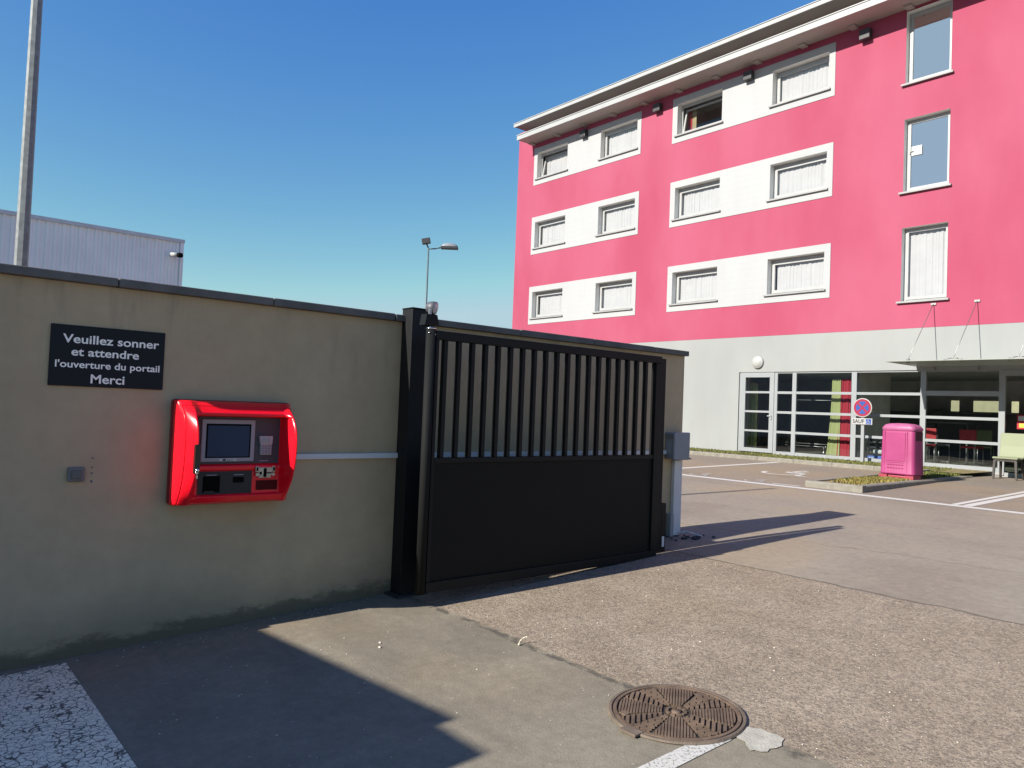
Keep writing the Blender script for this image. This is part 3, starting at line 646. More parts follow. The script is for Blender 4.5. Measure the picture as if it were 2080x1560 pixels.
MB().rbox(pl + 0.0065, pl + 0.0085, 1.644, 1.708, -0.5075, -0.5025, 0.0008, 1).build('label_strip', M_BEZEL, kt)
MB().rbox(pl + 0.0065, pl + 0.0085, 1.818, 1.882, -0.5085, -0.5035, 0.0008, 1).build('label_strip', M_BEZEL, kt)
cm = MB()
cm.rbox(pl + 0.008, pl + 0.018, 1.978, 2.074, -0.515, -0.460, 0.003); cm.rbox(pl + 0.008, pl + 0.02, 1.958, 1.980, -0.492, -0.452, 0.003); cm.rbox(pl + 0.008, pl + 0.02, 2.072, 2.094, -0.492, -0.452, 0.003)
cm.rbox(pl + 0.008, pl + 0.016, 1.981, 2.066, -0.531, -0.512, 0.003); cm.cyl((pl + 0.008, 1.970, -0.508), (pl + 0.02, 1.970, -0.508), 0.011); cm.cyl((pl + 0.008, 2.082, -0.508), (pl + 0.02, 2.082, -0.508), 0.011)
cmo = cm.build('coin_mechanism', M_COIN, kt)
b = MB(); b.rbox(pl + 0.019, pl + 0.024, 2.014, 2.032, -0.526, -0.466, 0.002, 1); b.rbox(pl + 0.019, pl + 0.022, 2.030, 2.068, -0.502, -0.494, 0.001, 1); b.rbox(pl + 0.0205, pl + 0.022, 1.963, 1.975, -0.484, -0.460, 0.001, 1); b.rbox(pl + 0.0205, pl + 0.022, 2.077, 2.089, -0.484, -0.460, 0.001, 1)
b.rbox(pl + 0.019, pl + 0.022, 1.986, 2.000, -0.508, -0.490, 0.001, 1)
b.build('coin_slot', M_HOLE, cmo)
MB().box(pl + 0.0045, pl + 0.0062, 1.971, 2.116, -0.612, -0.548).build('return_tray', mat('tray_dark_red', (0.07, 0.002, 0.003), 0.6, spec=0.15, var=0.1), kt)
hx = WX + 0.340
hd = MB().rbox(hx - 0.03, hx + 0.010, 1.508, 1.540, -0.478, -0.296, 0.005).build('handle', mat('handle_black', (0.01, 0.009, 0.008), 0.25, var=0.1), kt)
b = MB().sphere((hx + 0.012, 1.524, -0.455), 0.014, 12); b.cyl((hx + 0.0, 1.520, -0.470), (hx + 0.018, 1.520, -0.470), 0.008); b.rbox(hx - 0.002, hx + 0.008, 1.520, 1.532, -0.508, -0.482, 0.003, 1)
b.build('lock', M_CHROME, hd)

# ------------------------------------------------------------------ cables and boxes on the wall
tr = MB().rbox(WX + 0.001, WX + 0.026, KY1 - 0.03, 6.50, -0.424, -0.384, 0.004).build('cable_trunking', M_TRUNK, loc=(WX, 4.4, -0.43))
tag(tr, 'long horizontal white cable trunking on the wall, running behind the gate', 'cable trunking')
jb = thing('junction_box', (WX + 0.06, 6.62, -0.47), 'grey plastic junction box at the end of the wall', 'junction box')
MB().rbox(WX + 0.001, WX + 0.095, 6.475, 6.735, -0.475, -0.190, 0.012, 3).build('body', M_JBOX, jb)
MB().rbox(WX + 0.097, WX + 0.135, 6.470, 6.740, -0.480, -0.185, 0.014, 3).build('lid', M_JBOX, jb)
M_LATCH = mat('latch_grey', (0.14, 0.15, 0.17), 0.5, var=0.1)
for z_ in (-0.225, -0.445):
    MB().rbox(WX + 0.03, WX + 0.13, 6.460, 6.474, z_ - 0.02, z_ + 0.02, 0.004, 2).build('latch', M_LATCH, jb)
MB().rbox(WX + 0.1, WX + 0.14, 6.741, 6.762, -0.475, -0.46, 0.003, 1).build('hasp', M_LATCH, jb)
vt = thing('cable_duct', (WX + 0.02, 6.65, Gz(6.65)), 'upright white cable duct below the grey junction box', 'cable duct')
MB().rbox(WX + 0.001, WX + 0.045, 6.600, 6.735, Gz(6.65) + 0.01, -0.49, 0.005).build('duct', M_TRUNK, vt)
MB().rbox(WX + 0.001, WX + 0.06, 6.540, 6.596, Gz(6.6) + 0.005, -1.06, 0.006).build('half_duct', mat('grey_duct', (0.28, 0.28, 0.28), 0.6, var=0.1), vt)
z = Gz(6.8)
tag(MB().tube([(-5.05, 6.68, z + 0.03), (-5.0, 6.74, z + 0.05), (-4.93, 6.80, z + 0.03), (-4.86, 6.85, z + 0.008)], 0.008, 8).build('loose_cable', M_TRUNK, loc=(-5.0, 6.75, z)), 'short loose white cable end on the ground below the duct', 'cable')

# ------------------------------------------------------------------ sliding gate, posts, lamp
gp = thing('gate_post', (-5.0, 3.22, Gz(3.2)), 'tall square black gate post standing against the wall at the gate left edge', 'post')
MB().rbox(-5.105, -4.958, 3.143, 3.30, Gz(3.1) - 0.1, 0.742, 0.004).build('shaft', mat('post_paint', (0.014, 0.0145, 0.016), 0.5, spec=0.2, var=0.15, vscale=4), gp)
MB().rbox(-5.108, -4.954, 3.139, 3.304, 0.743, 0.754, 0.003, 1).build('cap', M_BLACK, gp)
MB().box(-5.16, -4.90, 3.09, 3.36, Gz(3.2) - 0.02, Gz(3.2) + 0.012).build('base_plate', M_DKGREY, gp)
GX = -4.62; GY0, GY1 = 3.125, 5.742; GT, GB = 0.552, -1.368
gate = thing('sliding_gate', (GX, (GY0 + GY1) / 2, Gz(4.4)), 'black metal sliding gate with vertical bars over a solid lower panel', 'gate')
MB().rbox(GX - 0.03, GX + 0.03, GY0, GY1, GT - 0.066, GT, 0.004).build('top_rail', M_BLACK, gate)
MB().rbox(GX - 0.03, GX + 0.03, GY0, GY1, GB, GB + 0.075, 0.004).build('bottom_rail', M_BLACK, gate)
MB().rbox(GX - 0.03, GX + 0.03, GY1 - 0.085, GY1 - 0.001, GB + 0.077, GT - 0.068, 0.004).build('stile', M_BLACK, gate)
MB().rbox(GX - 0.03, GX + 0.03, GY0 + 0.001, GY0 + 0.03, GB + 0.077, GT - 0.068, 0.004).build('stile', M_BLACK, gate)
MB().rbox(GX - 0.028, GX + 0.028, GY0 + 0.032, GY1 - 0.087, -0.425, -0.387, 0.003).build('middle_rail', M_BLACK, gate)
MB().box(GX - 0.012, GX + 0.012, GY0 + 0.031, GY1 - 0.086, GB + 0.076, -0.426).build('lower_panel', M_GPANEL, gate)
for i in range(19):
    y = 3.2235 + i * (5.53 - 3.2235) / 18
    MB().rbox(GX - 0.021, GX + 0.021, y - 0.0170, y + 0.0170, -0.386, GT - 0.067, 0.002, 1).build('bar', M_BLACK, gate)
tb = thing('safety_edge_tube', (GX + 0.035, 3.09, Gz(3.1)), 'upright black tube with bright cap fixed at the near edge of the gate', 'tube')
MB().cyl((GX + 0.01, 3.088, -1.372), (GX + 0.01, 3.088, 0.556), 0.036, n=24).build('tube', mat('tube_paint', (0.010, 0.0105, 0.011), 0.75, spec=0.15, var=0.2, vscale=5), tb)
MB().cyl((GX + 0.01, 3.088, 0.557), (GX + 0.01, 3.088, 0.566), 0.039, n=24).build('cap', M_CHROME, tb)
for dy, dz_ in ((-0.032, 0.53), (0.022, 0.52)): MB().sphere((GX + 0.034, 3.088 + dy, dz_), 0.007, 8).build('screw', M_CHROME, tb)
lp_ = thing('gate_lamp', (-4.64, 3.10, 0.57), 'small round warning lamp on a black bracket above the gate tube', 'lamp')
MB().prism([(-4.69, 3.036, 0.587), (-4.69, 3.162, 0.587), (-4.69, 3.142, 0.668), (-4.69, 3.050, 0.668)], (0.075, 0, 0)).build('bracket_box', M_BLACK, lp_)
MB().cyl((-4.65, 3.10, 0.566), (-4.65, 3.10, 0.588), 0.012).build('stem', M_CHROME, lp_)
b = MB().rbox(-4.62, -4.616, 3.066, 3.092, 0.664, 0.704, 0.002, 1); b.build('hinge_tab', M_PAPER, lp_)
b = MB().rbox(-4.665, -4.635, 3.09, 3.12, 0.667, 0.690, 0.003, 1); b.build('neck', M_BLACK, lp_)
d = Vector((0.80, 0.52, -0.18)).normalized(); a = d.orthogonal().normalized(); c2 = d.cross(a); cc = Vector((-4.655, 3.122, 0.722))
MB().lathe([(0.001, -0.05), (0.022, -0.048), (0.040, -0.034), (0.048, -0.005), (0.049, 0.024), (0.046, 0.026)], cc, axis=(a, c2, d), n=28).build('housing', M_LAMPB, lp_)
MB().lathe([(0.046, 0.022), (0.038, 0.028), (0.02, 0.032), (0.001, 0.033)], cc, axis=(a, c2, d), n=28).build('lens', M_LENS, lp_)
rp = thing('catch_post', (-4.69, 5.84, Gz(5.8)), 'black post at the far edge of the gate with a lock box low down', 'post')
MB().rbox(-4.725, -4.655, 5.80, 5.885, Gz(5.8) - 0.1, 0.542, 0.004).build('shaft', M_BLACK, rp)
bx = MB().rbox(-5.02, -4.655, 5.886, 5.955, Gz(5.95) + 0.005, -0.865, 0.005).build('lock_box', M_BLACK, rp)
MB().rbox(-4.70, -4.665, 5.956, 5.976, -1.08, -0.96, 0.006).build('lock_knob', M_BLACK, bx)
MB().box(-4.654, -4.6525, 5.90, 5.935, -1.285, -1.185).build('sticker', M_TRUNK, bx)

# ------------------------------------------------------------------ hotel
D = 19.063; BX0, BX1 = -22.75, 6.0; BACK = D + 13.5
hotel = thing('hotel', (-9, D + 6, -1.09), 'four-storey pink hotel with white window bands and a glazed grey ground floor', 'hotel')
def holed(b, x0, x1, z0, z1, holes, y):                  # flat facade panel with rectangular openings
    X = sorted({x0, x1, *[h[0] for h in holes], *[h[1] for h in holes]}); Z = sorted({z0, z1, *[h[2] for h in holes], *[h[3] for h in holes]})
    X = [x for x in X if x0 <= x <= x1]; Z = [z for z in Z if z0 <= z <= z1]
    for xa, xb in zip(X[:-1], X[1:]):
        for za, zb in zip(Z[:-1], Z[1:]):
            mx, mz_ = (xa + xb) / 2, (za + zb) / 2
            if any(h[0] < mx < h[1] and h[2] < mz_ < h[3] for h in holes): continue
            b.quad((xa, y, za), (xb, y, za), (xb, y, zb), (xa, y, zb))
def frame_in(b, x0, x1, z0, z1, y0, y1):                 # four reveal faces of an opening
    b.quad((x0, y0, z0), (x0, y1, z0), (x0, y1, z1), (x0, y0, z1)); b.quad((x1, y0, z0), (x1, y0, z1), (x1, y1, z1), (x1, y1, z0))
    b.quad((x0, y0, z1), (x0, y1, z1), (x1, y1, z1), (x1, y0, z1)); b.quad((x0, y0, z0), (x1, y0, z0), (x1, y1, z0), (x0, y1, z0))
bands = []; wins = []
for cx0, cx1, w1, w2 in ((-21.80, -16.443, (-21.612, -19.945), (-18.278, -16.61)), (-15.142, -9.782, (-14.953, -13.29), (-11.618, -9.952)), (-4.2, 1.16, (-4.01, -2.35), (-0.68, 0.99))):
    for r in range(3):
        z0 = 3.2475 + 2.7 * r; hs = [(w1[0], w1[1], z0 + 0.235, z0 + 1.243), (w2[0], w2[1], z0 + 0.235, z0 + 1.243)]
        bands.append((cx0, cx1, z0, z0 + 1.4466, hs)); wins += [(h, r, k, cx0) for k, h in enumerate(hs)]
talls = [(-7.975, -6.935, 2.985 + 2.7 * r, 4.80 + 2.7 * r) for r in range(3)]
GL = (-12.44, 3.0, -0.985, 1.302)
e = 0.02
b = MB(); holed(b, BX0, BX1, 2.32, 10.95, [(h[0] - e, h[1] + e, h[2] - e, h[3] + e) for bd in bands for h in bd[4]] + [(t[0], t[1], t[2], t[3]) for t in talls], D)
b.quad((BX0, D, 2.32), (BX0, D, 10.95), (BX0, BACK, 10.95), (BX0, BACK, 2.32)); b.quad((BX1, D, 2.32), (BX1, BACK, 2.32), (BX1, BACK, 10.95), (BX1, D, 10.95)); b.quad((BX0, BACK, 2.32), (BX0, BACK, 10.95), (BX1, BACK, 10.95), (BX1, BACK, 2.32))
b.quad((BX0, D + .02, 2.32), (BX1, D + .02, 2.32), (BX1, BACK, 2.32), (BX0, BACK, 2.32))
b.build('upper_wall', M_PINK, hotel, fix=False)
b = MB(); holed(b, BX0, BX1, -1.4, 2.318, [GL], D + 0.004); frame_in(b, GL[0], GL[1], GL[2], GL[3], D + 0.004, D + 0.06)
RW = [(-9.29, -9.05), (-8.65, -7.80), (-7.62, -7.43), (-6.6, -5.6), (-4.6, -3.2)]; RY = D + 7
b.quad((BX0, D, -1.4), (BX0, D, 2.318), (BX0, BACK, 2.318), (BX0, BACK, -1.4)); b.quad((BX1, D, -1.4), (BX1, BACK, -1.4), (BX1, BACK, 2.318), (BX1, D, 2.318))
b.build('ground_floor_wall', M_LOW, hotel, fix=False)
for (x0, x1, z0, z1, hs) in bands:
    b = MB(); y = D - 0.014; holed(b, x0, x1, z0, z1, hs, y)
    b.quad((x0, y, z0), (x0, y, z1), (x0, D, z1), (x0, D, z0)); b.quad((x1, y, z0), (x1, D, z0), (x1, D, z1), (x1, y, z1)); b.quad((x0, y, z1), (x1, y, z1), (x1, D, z1), (x0, D, z1)); b.quad((x0, y, z0), (x0, D, z0), (x1, D, z0), (x1, y, z0))
    b.build('window_band', M_BAND, hotel)
def curtain_mesh(x0, x1, z0, z1, y, amp=0.025, wl=0.11, n=90, seed=0, flare=0.0):
    rnd = random.Random(seed); b = MB(); ph = [rnd.uniform(0, 6) for _ in range(3)]; rows = 5
    vs = []
    for j in range(rows):
        t = j / (rows - 1); z = z0 + (z1 - z0) * t
        for i in range(n + 1):
            u = x0 + (x1 - x0) * i / n
            off = amp * (0.55 * math.sin(u / wl * 6.283 + ph[0] + math.sin(u * 5 + ph[1]) * 2.2) + 0.45 * math.sin(u / wl * 2.3 + ph[2] + math.sin(u * 9 + ph[0]) * 1.3) + 0.25 * math.sin(u / wl * 15 + ph[2])) * (0.75 + 0.25 * math.sin(t * 2 + ph[1] + u * 4))
            xx = u + flare * (1 - t) ** 2 * (u - x1) / abs(x1 - x0)
            vs.append((xx, y + off, z))
    b.add(vs, [(j * (n + 1) + i, j * (n + 1) + i + 1, (j + 1) * (n + 1) + i + 1, (j + 1) * (n + 1) + i) for j in range(rows - 1) for i in range(n)], True); return b
def bar_frame(b, x0, x1, z0, z1, y0, y1, l, r, t, bt, M=None):
    b.box(x0, x0 + l, y0, y1, z0, z1, M); b.box(x1 - r, x1, y0, y1, z0, z1, M); b.box(x0 + l, x1 - r, y0, y1, z1 - t, z1, M); b.box(x0 + l, x1 - r, y0, y1, z0, z0 + bt, M)
def window(h, kind, seed):
    x0, x1, z0, z1 = h; yb = D + 0.19
    deep = 0.16 if kind == 'tall' else 0.20
    yb = D + deep
    b = MB(); frame_in(b, x0, x1, z0, z1, D - 0.013, yb + 0.06)
    rv = b.build('window_reveal', M_REVEAL, hotel)
    b = MB(); tilt_ = kind in ('open', 'openempty')
    topb = 0.05 if kind == 'tall' else 0.085
    bar_frame(b, x0 + 0.001, x1 - 0.001, z0 + 0.001, z1 - 0.001, yb, yb + 0.055, 0.05, 0.05, topb, 0.05)
    w = b.build('window', M_WHITE, hotel)
    sx0, sx1, sz0, sz1 = x0 + 0.054, x1 - 0.054, z0 + 0.054, z1 - topb - 0.004
    M = None
    if tilt_: M = Matrix.Translation((0, yb, sz0)) @ Matrix.Rotation(R(-11), 4, 'X') @ Matrix.Translation((0, -yb, -sz0))
    b = MB(); sw = 0.045 if kind == 'tall' else 0.06; bar_frame(b, sx0, sx1, sz0, sz1, yb - 0.016, yb + 0.04, sw, sw, sw, sw + 0.03, M); b.build('sash', M_WHITE, w)
    b = MB(); q = [Vector((sx0 + sw, yb + 0.01, sz0 + sw)), Vector((sx1 - sw, yb + 0.01, sz0 + sw)), Vector((sx1 - sw, yb + 0.01, sz1 - sw)), Vector((sx0 + sw, yb + 0.01, sz1 - sw))]
    if M: q = [M @ p for p in q]
    b.quad(*q); b.build('pane', M_GLASSM if kind == 'tall' and seed != 100 else M_GLASS, w)
    b = MB(); b.box(x0 - 0.085, x1 + 0.06, D - 0.075, D - 0.016, z0 - 0.045, z0 - 0.002); b.box(x0 + 0.002, x1 - 0.002, D - 0.0155, yb - 0.001, z0 - 0.03, z0 + 0.004)
    b.build('sill', M_SILL, w)
    b = MB(); b.box(x0 - 0.35, x1 + 0.35, yb + 0.07, yb + 1.8, z0 - 0.5, z1 + 0.4)
    b.f.pop(2); b.sm.pop(); rm = b.build('room', M_ROOM, w)
    # wall round the opening on the room side
    if kind in ('net', 'open') or (kind == 'tall' and seed == 100):
        gap = 0.0 if kind == 'tall' else (0.10 if seed in (1, 3, 8) else -0.01)
        curtain_mesh(x0 + 0.04 + gap, x1 - 0.03, z0 - 0.1, z1 + 0.0, yb + (0.19 if kind == 'open' else 0.085), 0.020, 0.115, 100, seed).build('net_curtain', M_NET, w)
    if kind == 'openempty':
        curtain_mesh(x0 + 0.04, x0 + 0.19, z0 - 0.1, z1, yb + 0.30, 0.02, 0.08, 24, seed).build('side_curtain', M_REDC, w)
        curtain_mesh(x0 + 0.20, x0 + 0.36, z0 - 0.1, z1, yb + 0.30, 0.02, 0.08, 24, seed + 1).build('side_curtain', cloth('cream_curtain', (0.26, 0.22, 0.13)), w)
    if kind == 'tall' and seed == 101:
        MB().rbox(x0 + 0.115, x0 + 0.36, yb - 0.018, yb - 0.016, z0 + 0.92, z0 + 1.15, 0.0005, 1).build('paper_notice', M_PAPER, w)
        MB().rbox(x0 + 0.06, x0 + 0.17, yb - 0.05, yb - 0.03, z0 + 1.02, z0 + 1.045, 0.005).rbox(x0 + 0.075, x0 + 0.10, yb - 0.045, yb - 0.016, z0 + 0.96, z0 + 1.06, 0.004).build('handle', M_WHITE, w)
    return w
s_ = 0
for (h, r, k, cx0) in wins:
    s_ += 1
    kind = 'net'
    if r == 2 and k == 0 and cx0 < -20: kind = 'open'
    if r == 2 and k == 0 and -16 < cx0 < -14: kind = 'openempty'
    window(h, kind, s_)
for r, t in enumerate(talls): window(t, 'tall', 100 + r)

# roof edge: two stepped overhangs
b = MB(); b.box(-21.97, BX1 + 0.4, D - 0.735, D + 0.0, 10.285, 10.425); b.build('lower_eave', M_EAVE, hotel)
b = MB(); b.box(-21.99, BX1 + 0.42, D - 0.775, D - 0.737, 10.275, 10.430); b.build('lower_fascia', M_WHITE, hotel)
b = MB(); b.box(-22.0, BX1 + 0.43, D - 0.79, D - 0.02, 10.445, 10.472); b.build('lower_flashing', M_WHITE, hotel)
b = MB(); b.box(-21.99, BX1 + 0.41, D - 0.77, D - 0.02, 10.430, 10.445); b.build('shadow_joint', M_DKGREY, hotel)
b = MB(); b.box(-22.28, BX1 + 0.6, D - 0.66, BACK + 0.5, 10.892, 11.0); b.build('roof', M_EAVEU, hotel)
b = MB(); b.box(-22.30, BX1 + 0.62, D - 0.70, D - 0.662, 10.875, 10.985); b.build('roof_fascia', M_WHITE, hotel)
b = MB(); b.box(-22.31, BX1 + 0.63, D - 0.715, D + 0.5, 11.001, 11.022); b.build('roof_flashing', M_WHITE, hotel)
x = -21.89
for k in range(20):
    if x > BX1: break
    MB().box(x - 0.02, x + 0.16, D - 0.24, D - 0.001, 10.232, 10.284).build('eave_bracket', M_EAVE, hotel); x += 1.394
for x in (-19.05, -15.70, -12.35, -8.95, -5.6, -2.2):
    MB().rbox(x - 0.135, x + 0.135, D - 0.19, D - 0.001 - (0.015), 9.825, 10.085, 0.012).build('vent_box', M_DKGREY, hotel)
# ground floor glazing
FY0, FY1 = D + 0.035, D + 0.10
vert = [(-12.43, -12.385), (-11.325, -11.235), (-10.79, -10.675), (-9.155, -9.025), (-7.485, -7.362), (-5.835, -5.712), (-3.62, -3.50), (-1.9, -1.78), (-0.3, -0.18), (1.4, 1.52), (2.9, 2.99)]
for a, c in vert: MB().box(a, c, FY0, FY1, GL[2] + 0.001, GL[3] - 0.001).build('mullion', M_ALU, hotel)
bars_z = [(0.695, 0.762), (0.150, 0.215), (-0.395, -0.330)]
for i in range(1, len(vert) - 1):
    if i == 5: continue
    xa, xb = vert[i][1] + 0.0005, vert[i + 1][0] - 0.0005
    for k, (za, zb) in enumerate(bars_z):
        if i in (4, 6, 7, 8, 9) and k == 0: za -= 0.0; zb = 0.81
        MB().box(xa, xb, FY0 + 0.005, FY1 - 0.005, za, zb).build('transom', M_ALU, hotel)
    MB().box(xa, xb, FY0 + 0.005, FY1 - 0.005, GL[2] + 0.002, -0.895).build('bottom_rail', M_ALU, hotel)
    MB().box(xa, xb, FY0 + 0.005, FY1 - 0.005, 1.262, GL[3] - 0.002).build('top_rail', M_ALU, hotel)
    zs = [-0.894] + [z for p in bars_z for z in p][0:0]
    cuts = [(-0.895, -0.395), (-0.330, 0.150), (0.215, 0.695), (0.762, 1.262)]
    for za, zb in cuts:
        MB().quad((xa, FY0 + 0.04, za), (xb, FY0 + 0.04, za), (xb, FY0 + 0.04, zb), (xa, FY0 + 0.04, zb)).build('glass_pane', M_GLASSD, hotel)
MB().box(vert[5][1] + 0.001, vert[6][0] - 0.001, FY0 + 0.005, FY1 - 0.005, 1.155, GL[3] - 0.002).build('entrance_header', M_ALU, hotel)
# glazed door at the left
dx0, dx1 = -12.384, -11.326
b = MB(); bar_frame(b, dx0 + 0.004, dx1 - 0.004, -0.955, 1.296, FY0 - 0.012, FY1 - 0.01, 0.145, 0.135, 0.14, 0.11)
for za, zb in bars_z: b.box(dx0 + 0.149, dx1 - 0.139, FY0 - 0.008, FY1 - 0.012, za + 0.01, zb)
door = b.build('glazed_door', M_ALU, hotel)
MB().quad((dx0 + 0.149, FY0 + 0.045, -0.84), (dx1 - 0.139, FY0 + 0.045, -0.84), (dx1 - 0.139, FY0 + 0.045, 1.155), (dx0 + 0.149, FY0 + 0.045, 1.155)).build('glass', M_GLASSD, door)
MB().rbox(-11.50, -11.39, FY0 - 0.06, FY0 - 0.035, 0.055, 0.085, 0.008).rbox(-11.415, -11.385, FY0 - 0.045, FY0 - 0.013, -0.03, 0.09, 0.006).build('handle', M_WHITE, door)
MB().box(-12.43, -5.7, FY0 - 0.06, FY0 + 0.10, GL[2] - 0.06, GL[2] - 0.001).build('threshold', M_SILL, hotel)
# lobby room
b = MB(); RX0, RX1 = -16.0, 4.0; FZ, CZ = -0.965, 1.42
b.quad((RX0, FY1, FZ), (RX1, FY1, FZ), (RX1, RY, FZ), (RX0, RY, FZ)); b.build('lobby_floor', M_FLOOR, hotel)
b = MB(); b.quad((RX0, FY1 + 0.01, CZ), (RX0, RY, CZ), (RX1, RY, CZ), (RX1, FY1 + 0.01, CZ)); b.quad((RX0, FY1, FZ), (RX0, RY, FZ), (RX0, RY, CZ), (RX0, FY1, CZ)); b.quad((RX1, FY1, FZ), (RX1, FY1, CZ), (RX1, RY, CZ), (RX1, RY, FZ))
holed(b, RX0, RX1, FZ, CZ, [(a, c, 0.46, 0.80) for a, c in RW], RY)
b.box(-9.25, -9.15, FY1 + 0.3, FY1 + 2.2, FZ, CZ)
b.box(RX0 + 0.1, -12.6, FY1 + 0.6, FY1 + 0.7, FZ, CZ)
b.build('lobby_wall', M_ROOMW, hotel, fix=False)
MB().cyl((-9.07, FY1 + 0.10, -0.96), (-9.07, FY1 + 0.10, 1.25), 0.022, n=12).build('pipe', M_WHITE, hotel)
# round bulkhead light
bl = thing('wall_light', (-11.835, D, 1.58), 'round white bulkhead light on the wall above the glazed door', 'wall light')
MB().lathe([(0.001, 0.0), (0.175, 0.0), (0.180, 0.02), (0.172, 0.055), (0.15, 0.062)], (-11.835, D, 1.58), 'Y', 36).build('rim', M_WHITE, bl)
MB().lathe([(0.150, 0.060), (0.125, 0.085), (0.07, 0.105), (0.001, 0.112)], (-11.835, D, 1.58), 'Y', 36).build('diffuser', M_GLOBE, bl)
# glass canopy over the entrance
cn = thing('entrance_canopy', (-5, D, 1.39), 'frosted glass canopy hung on thin steel rods above the hotel entrance', 'canopy')
CO = 1.70
MB().box(-7.58, 2.0, D - CO, D - 0.004, 1.385, 1.402).build('glass_sheet', M_CANOPY, cn)
for i, x in enumerate((-7.215, -6.285, -5.06, -3.85, -2.6, -1.4)):
    MB().cyl((x, D - 0.03, 2.862), (x, D - 1.36, 1.455), 0.008, n=8).build('tie_rod', M_STEEL, cn)
    MB().rbox(x - 0.06, x + 0.06, D - 0.03, D - 0.001, 2.84, 2.89, 0.004, 1).build('wall_anchor', M_WHITE, cn)
    b = MB()
    if i == 0: b.rbox(x - 0.03, x + 0.03, D - 1.39, D - 1.33, 1.365, 1.465, 0.006)
    else:
        b.tube([(x - 0.17, D - 1.36, 1.42), (x - 0.08, D - 1.36, 1.455), (x, D - 1.36, 1.465), (x + 0.08, D - 1.36, 1.455), (x + 0.17, D - 1.36, 1.42)], 0.009, 8)
        for s in (-0.17, 0.17): b.cyl((x + s, D - 1.36, 1.37), (x + s, D - 1.36, 1.44), 0.022, n=12)
    b.build('clamp', M_STEEL, cn)
    b = MB().cyl((x + 0.06, D - 0.09, 1.355), (x + 0.06, D - 0.09, 1.41), 0.022, n=12); b.cyl((x + 0.06, D - 0.002, 1.31), (x + 0.06, D - 0.09, 1.36), 0.014, n=10); b.build('wall_clamp', M_STEEL, cn)

# curtains behind the shop glazing
tag(curtain_mesh(-9.83, -9.59, -0.90, 1.115, D + 0.36, 0.025, 0.075, 60, 5, 0.12).build('curtain', M_GREEN, loc=(-9.7, D + 0.36, -0.9)), 'lime green curtain hanging behind the ground floor glass, beside the red one', 'curtain')
tag(curtain_mesh(-9.575, -9.33, -0.92, 1.115, D + 0.37, 0.025, 0.075, 60, 6, 0.14).build('curtain', M_REDC, loc=(-9.45, D + 0.37, -0.9)), 'red curtain hanging behind the ground floor glass, beside the green one', 'curtain')
tag(curtain_mesh(-12.39, -12.15, -0.92, 1.02, D + 0.55, 0.03, 0.09, 50, 8, 0.05).build('curtain', M_GREEN, loc=(-12.27, D + 0.55, -0.9)), 'lime green curtain hanging behind the glazed door', 'curtain')
# garment rail
gr = thing('garment_rail', (-10.4, D + 1.0, FZ), 'thin steel garment rail standing behind the glass, left of the curtains', 'clothes rail')
b = MB(); y = D + 0.9
b.tube([(-11.35, y, FZ + 0.2), (-11.35, y, 0.56), (-10.05, y, 0.56), (-10.05, y, FZ + 0.2)], 0.009, 8); b.build('frame', M_STEEL, gr)
b = MB(); b.tube([(-11.45, y, FZ + 0.24), (-9.95, y, FZ + 0.24)], 0.012, 8); b.tube([(-11.45, y + 0.02, FZ + 0.31), (-9.95, y + 0.02, FZ + 0.31)], 0.010, 8); b.tube([(-11.40, y - 0.2, FZ + 0.01), (-11.35, y, FZ + 0.24), (-11.40, y + 0.2, FZ + 0.01)], 0.010, 8); b.tube([(-10.0, y - 0.2, FZ + 0.01), (-10.05, y, FZ + 0.24), (-10.0, y + 0.2, FZ + 0.01)], 0.010, 8); b.build('base', M_STEEL, gr)
stp = thing('barrier_stand', (-10.02, D + 0.35, FZ), 'short chrome post with a small arm standing on the floor behind the glass', 'stand')
MB().lathe([(0.06, 0), (0.055, 0.02), (0.014, 0.03), (0.012, 0.22), (0.02, 0.24), (0.001, 0.25)], (-10.02, D + 0.35, FZ), n=16).build('post', M_CHROME, stp)
MB().tube([(-10.02, D + 0.35, FZ + 0.23), (-9.92, D + 0.35, FZ + 0.27)], 0.008).build('arm', M_CHROME, stp)
# floor machine behind glass
fm = thing('floor_machine', (-8.66, D + 0.42, FZ), 'black and white machine on a blue base behind the glass, left of the pink bin', 'machine')
y = D + 0.42
MB().rbox(-8.85, -8.47, y - 0.10, y + 0.2, -0.93, -0.84, 0.02).build('base', M_BLUE, fm)
wall_b = MB()
for k in range(4): wall_b.box(-8.80 + k * 0.045, -8.772 + k * 0.045, y - 0.102, y - 0.101, -0.90, -0.872)
wall_b.build('base_lettering', M_PAPER, fm)
MB().rbox(-8.84, -8.48, y - 0.02, y + 0.10, -0.66, -0.37, 0.03).build('console', M_DKGREY, fm)
b = MB()
for k in range(2):
    b.lathe([(0.045, 0.0), (0.05, 0.012), (0.03, 0.02)], (-8.70 + k * 0.13, y - 0.02, -0.455), 'Y', 18)
b.build('dials', M_PAPER, fm)
MB().rbox(-8.72, -8.48, y - 0.09, y + 0.1, -0.79, -0.68, 0.045, 3).build('tank', M_PAPER, fm)
MB().lathe([(0.001, 0), (0.02, -0.0), (0.02, -0.06)], (-8.8, y, -0.72), n=10).tube([(-8.86, y, -0.40), (-8.88, y, -0.6), (-8.86, y, -0.85)], 0.012).tube([(-8.82, y - 0.05, -0.66), (-8.86, y - 0.08, -0.75), (-8.80, y - 0.08, -0.86)], 0.006).build('frame', M_DKGREY, fm)
for i, x in enumerate((-8.82, -8.55)): MB().cyl((x, y - 0.03, FZ + 0.03), (x + 0.03, y - 0.03, FZ + 0.03), 0.03, n=14).build('wheel', M_DKGREY, fm)
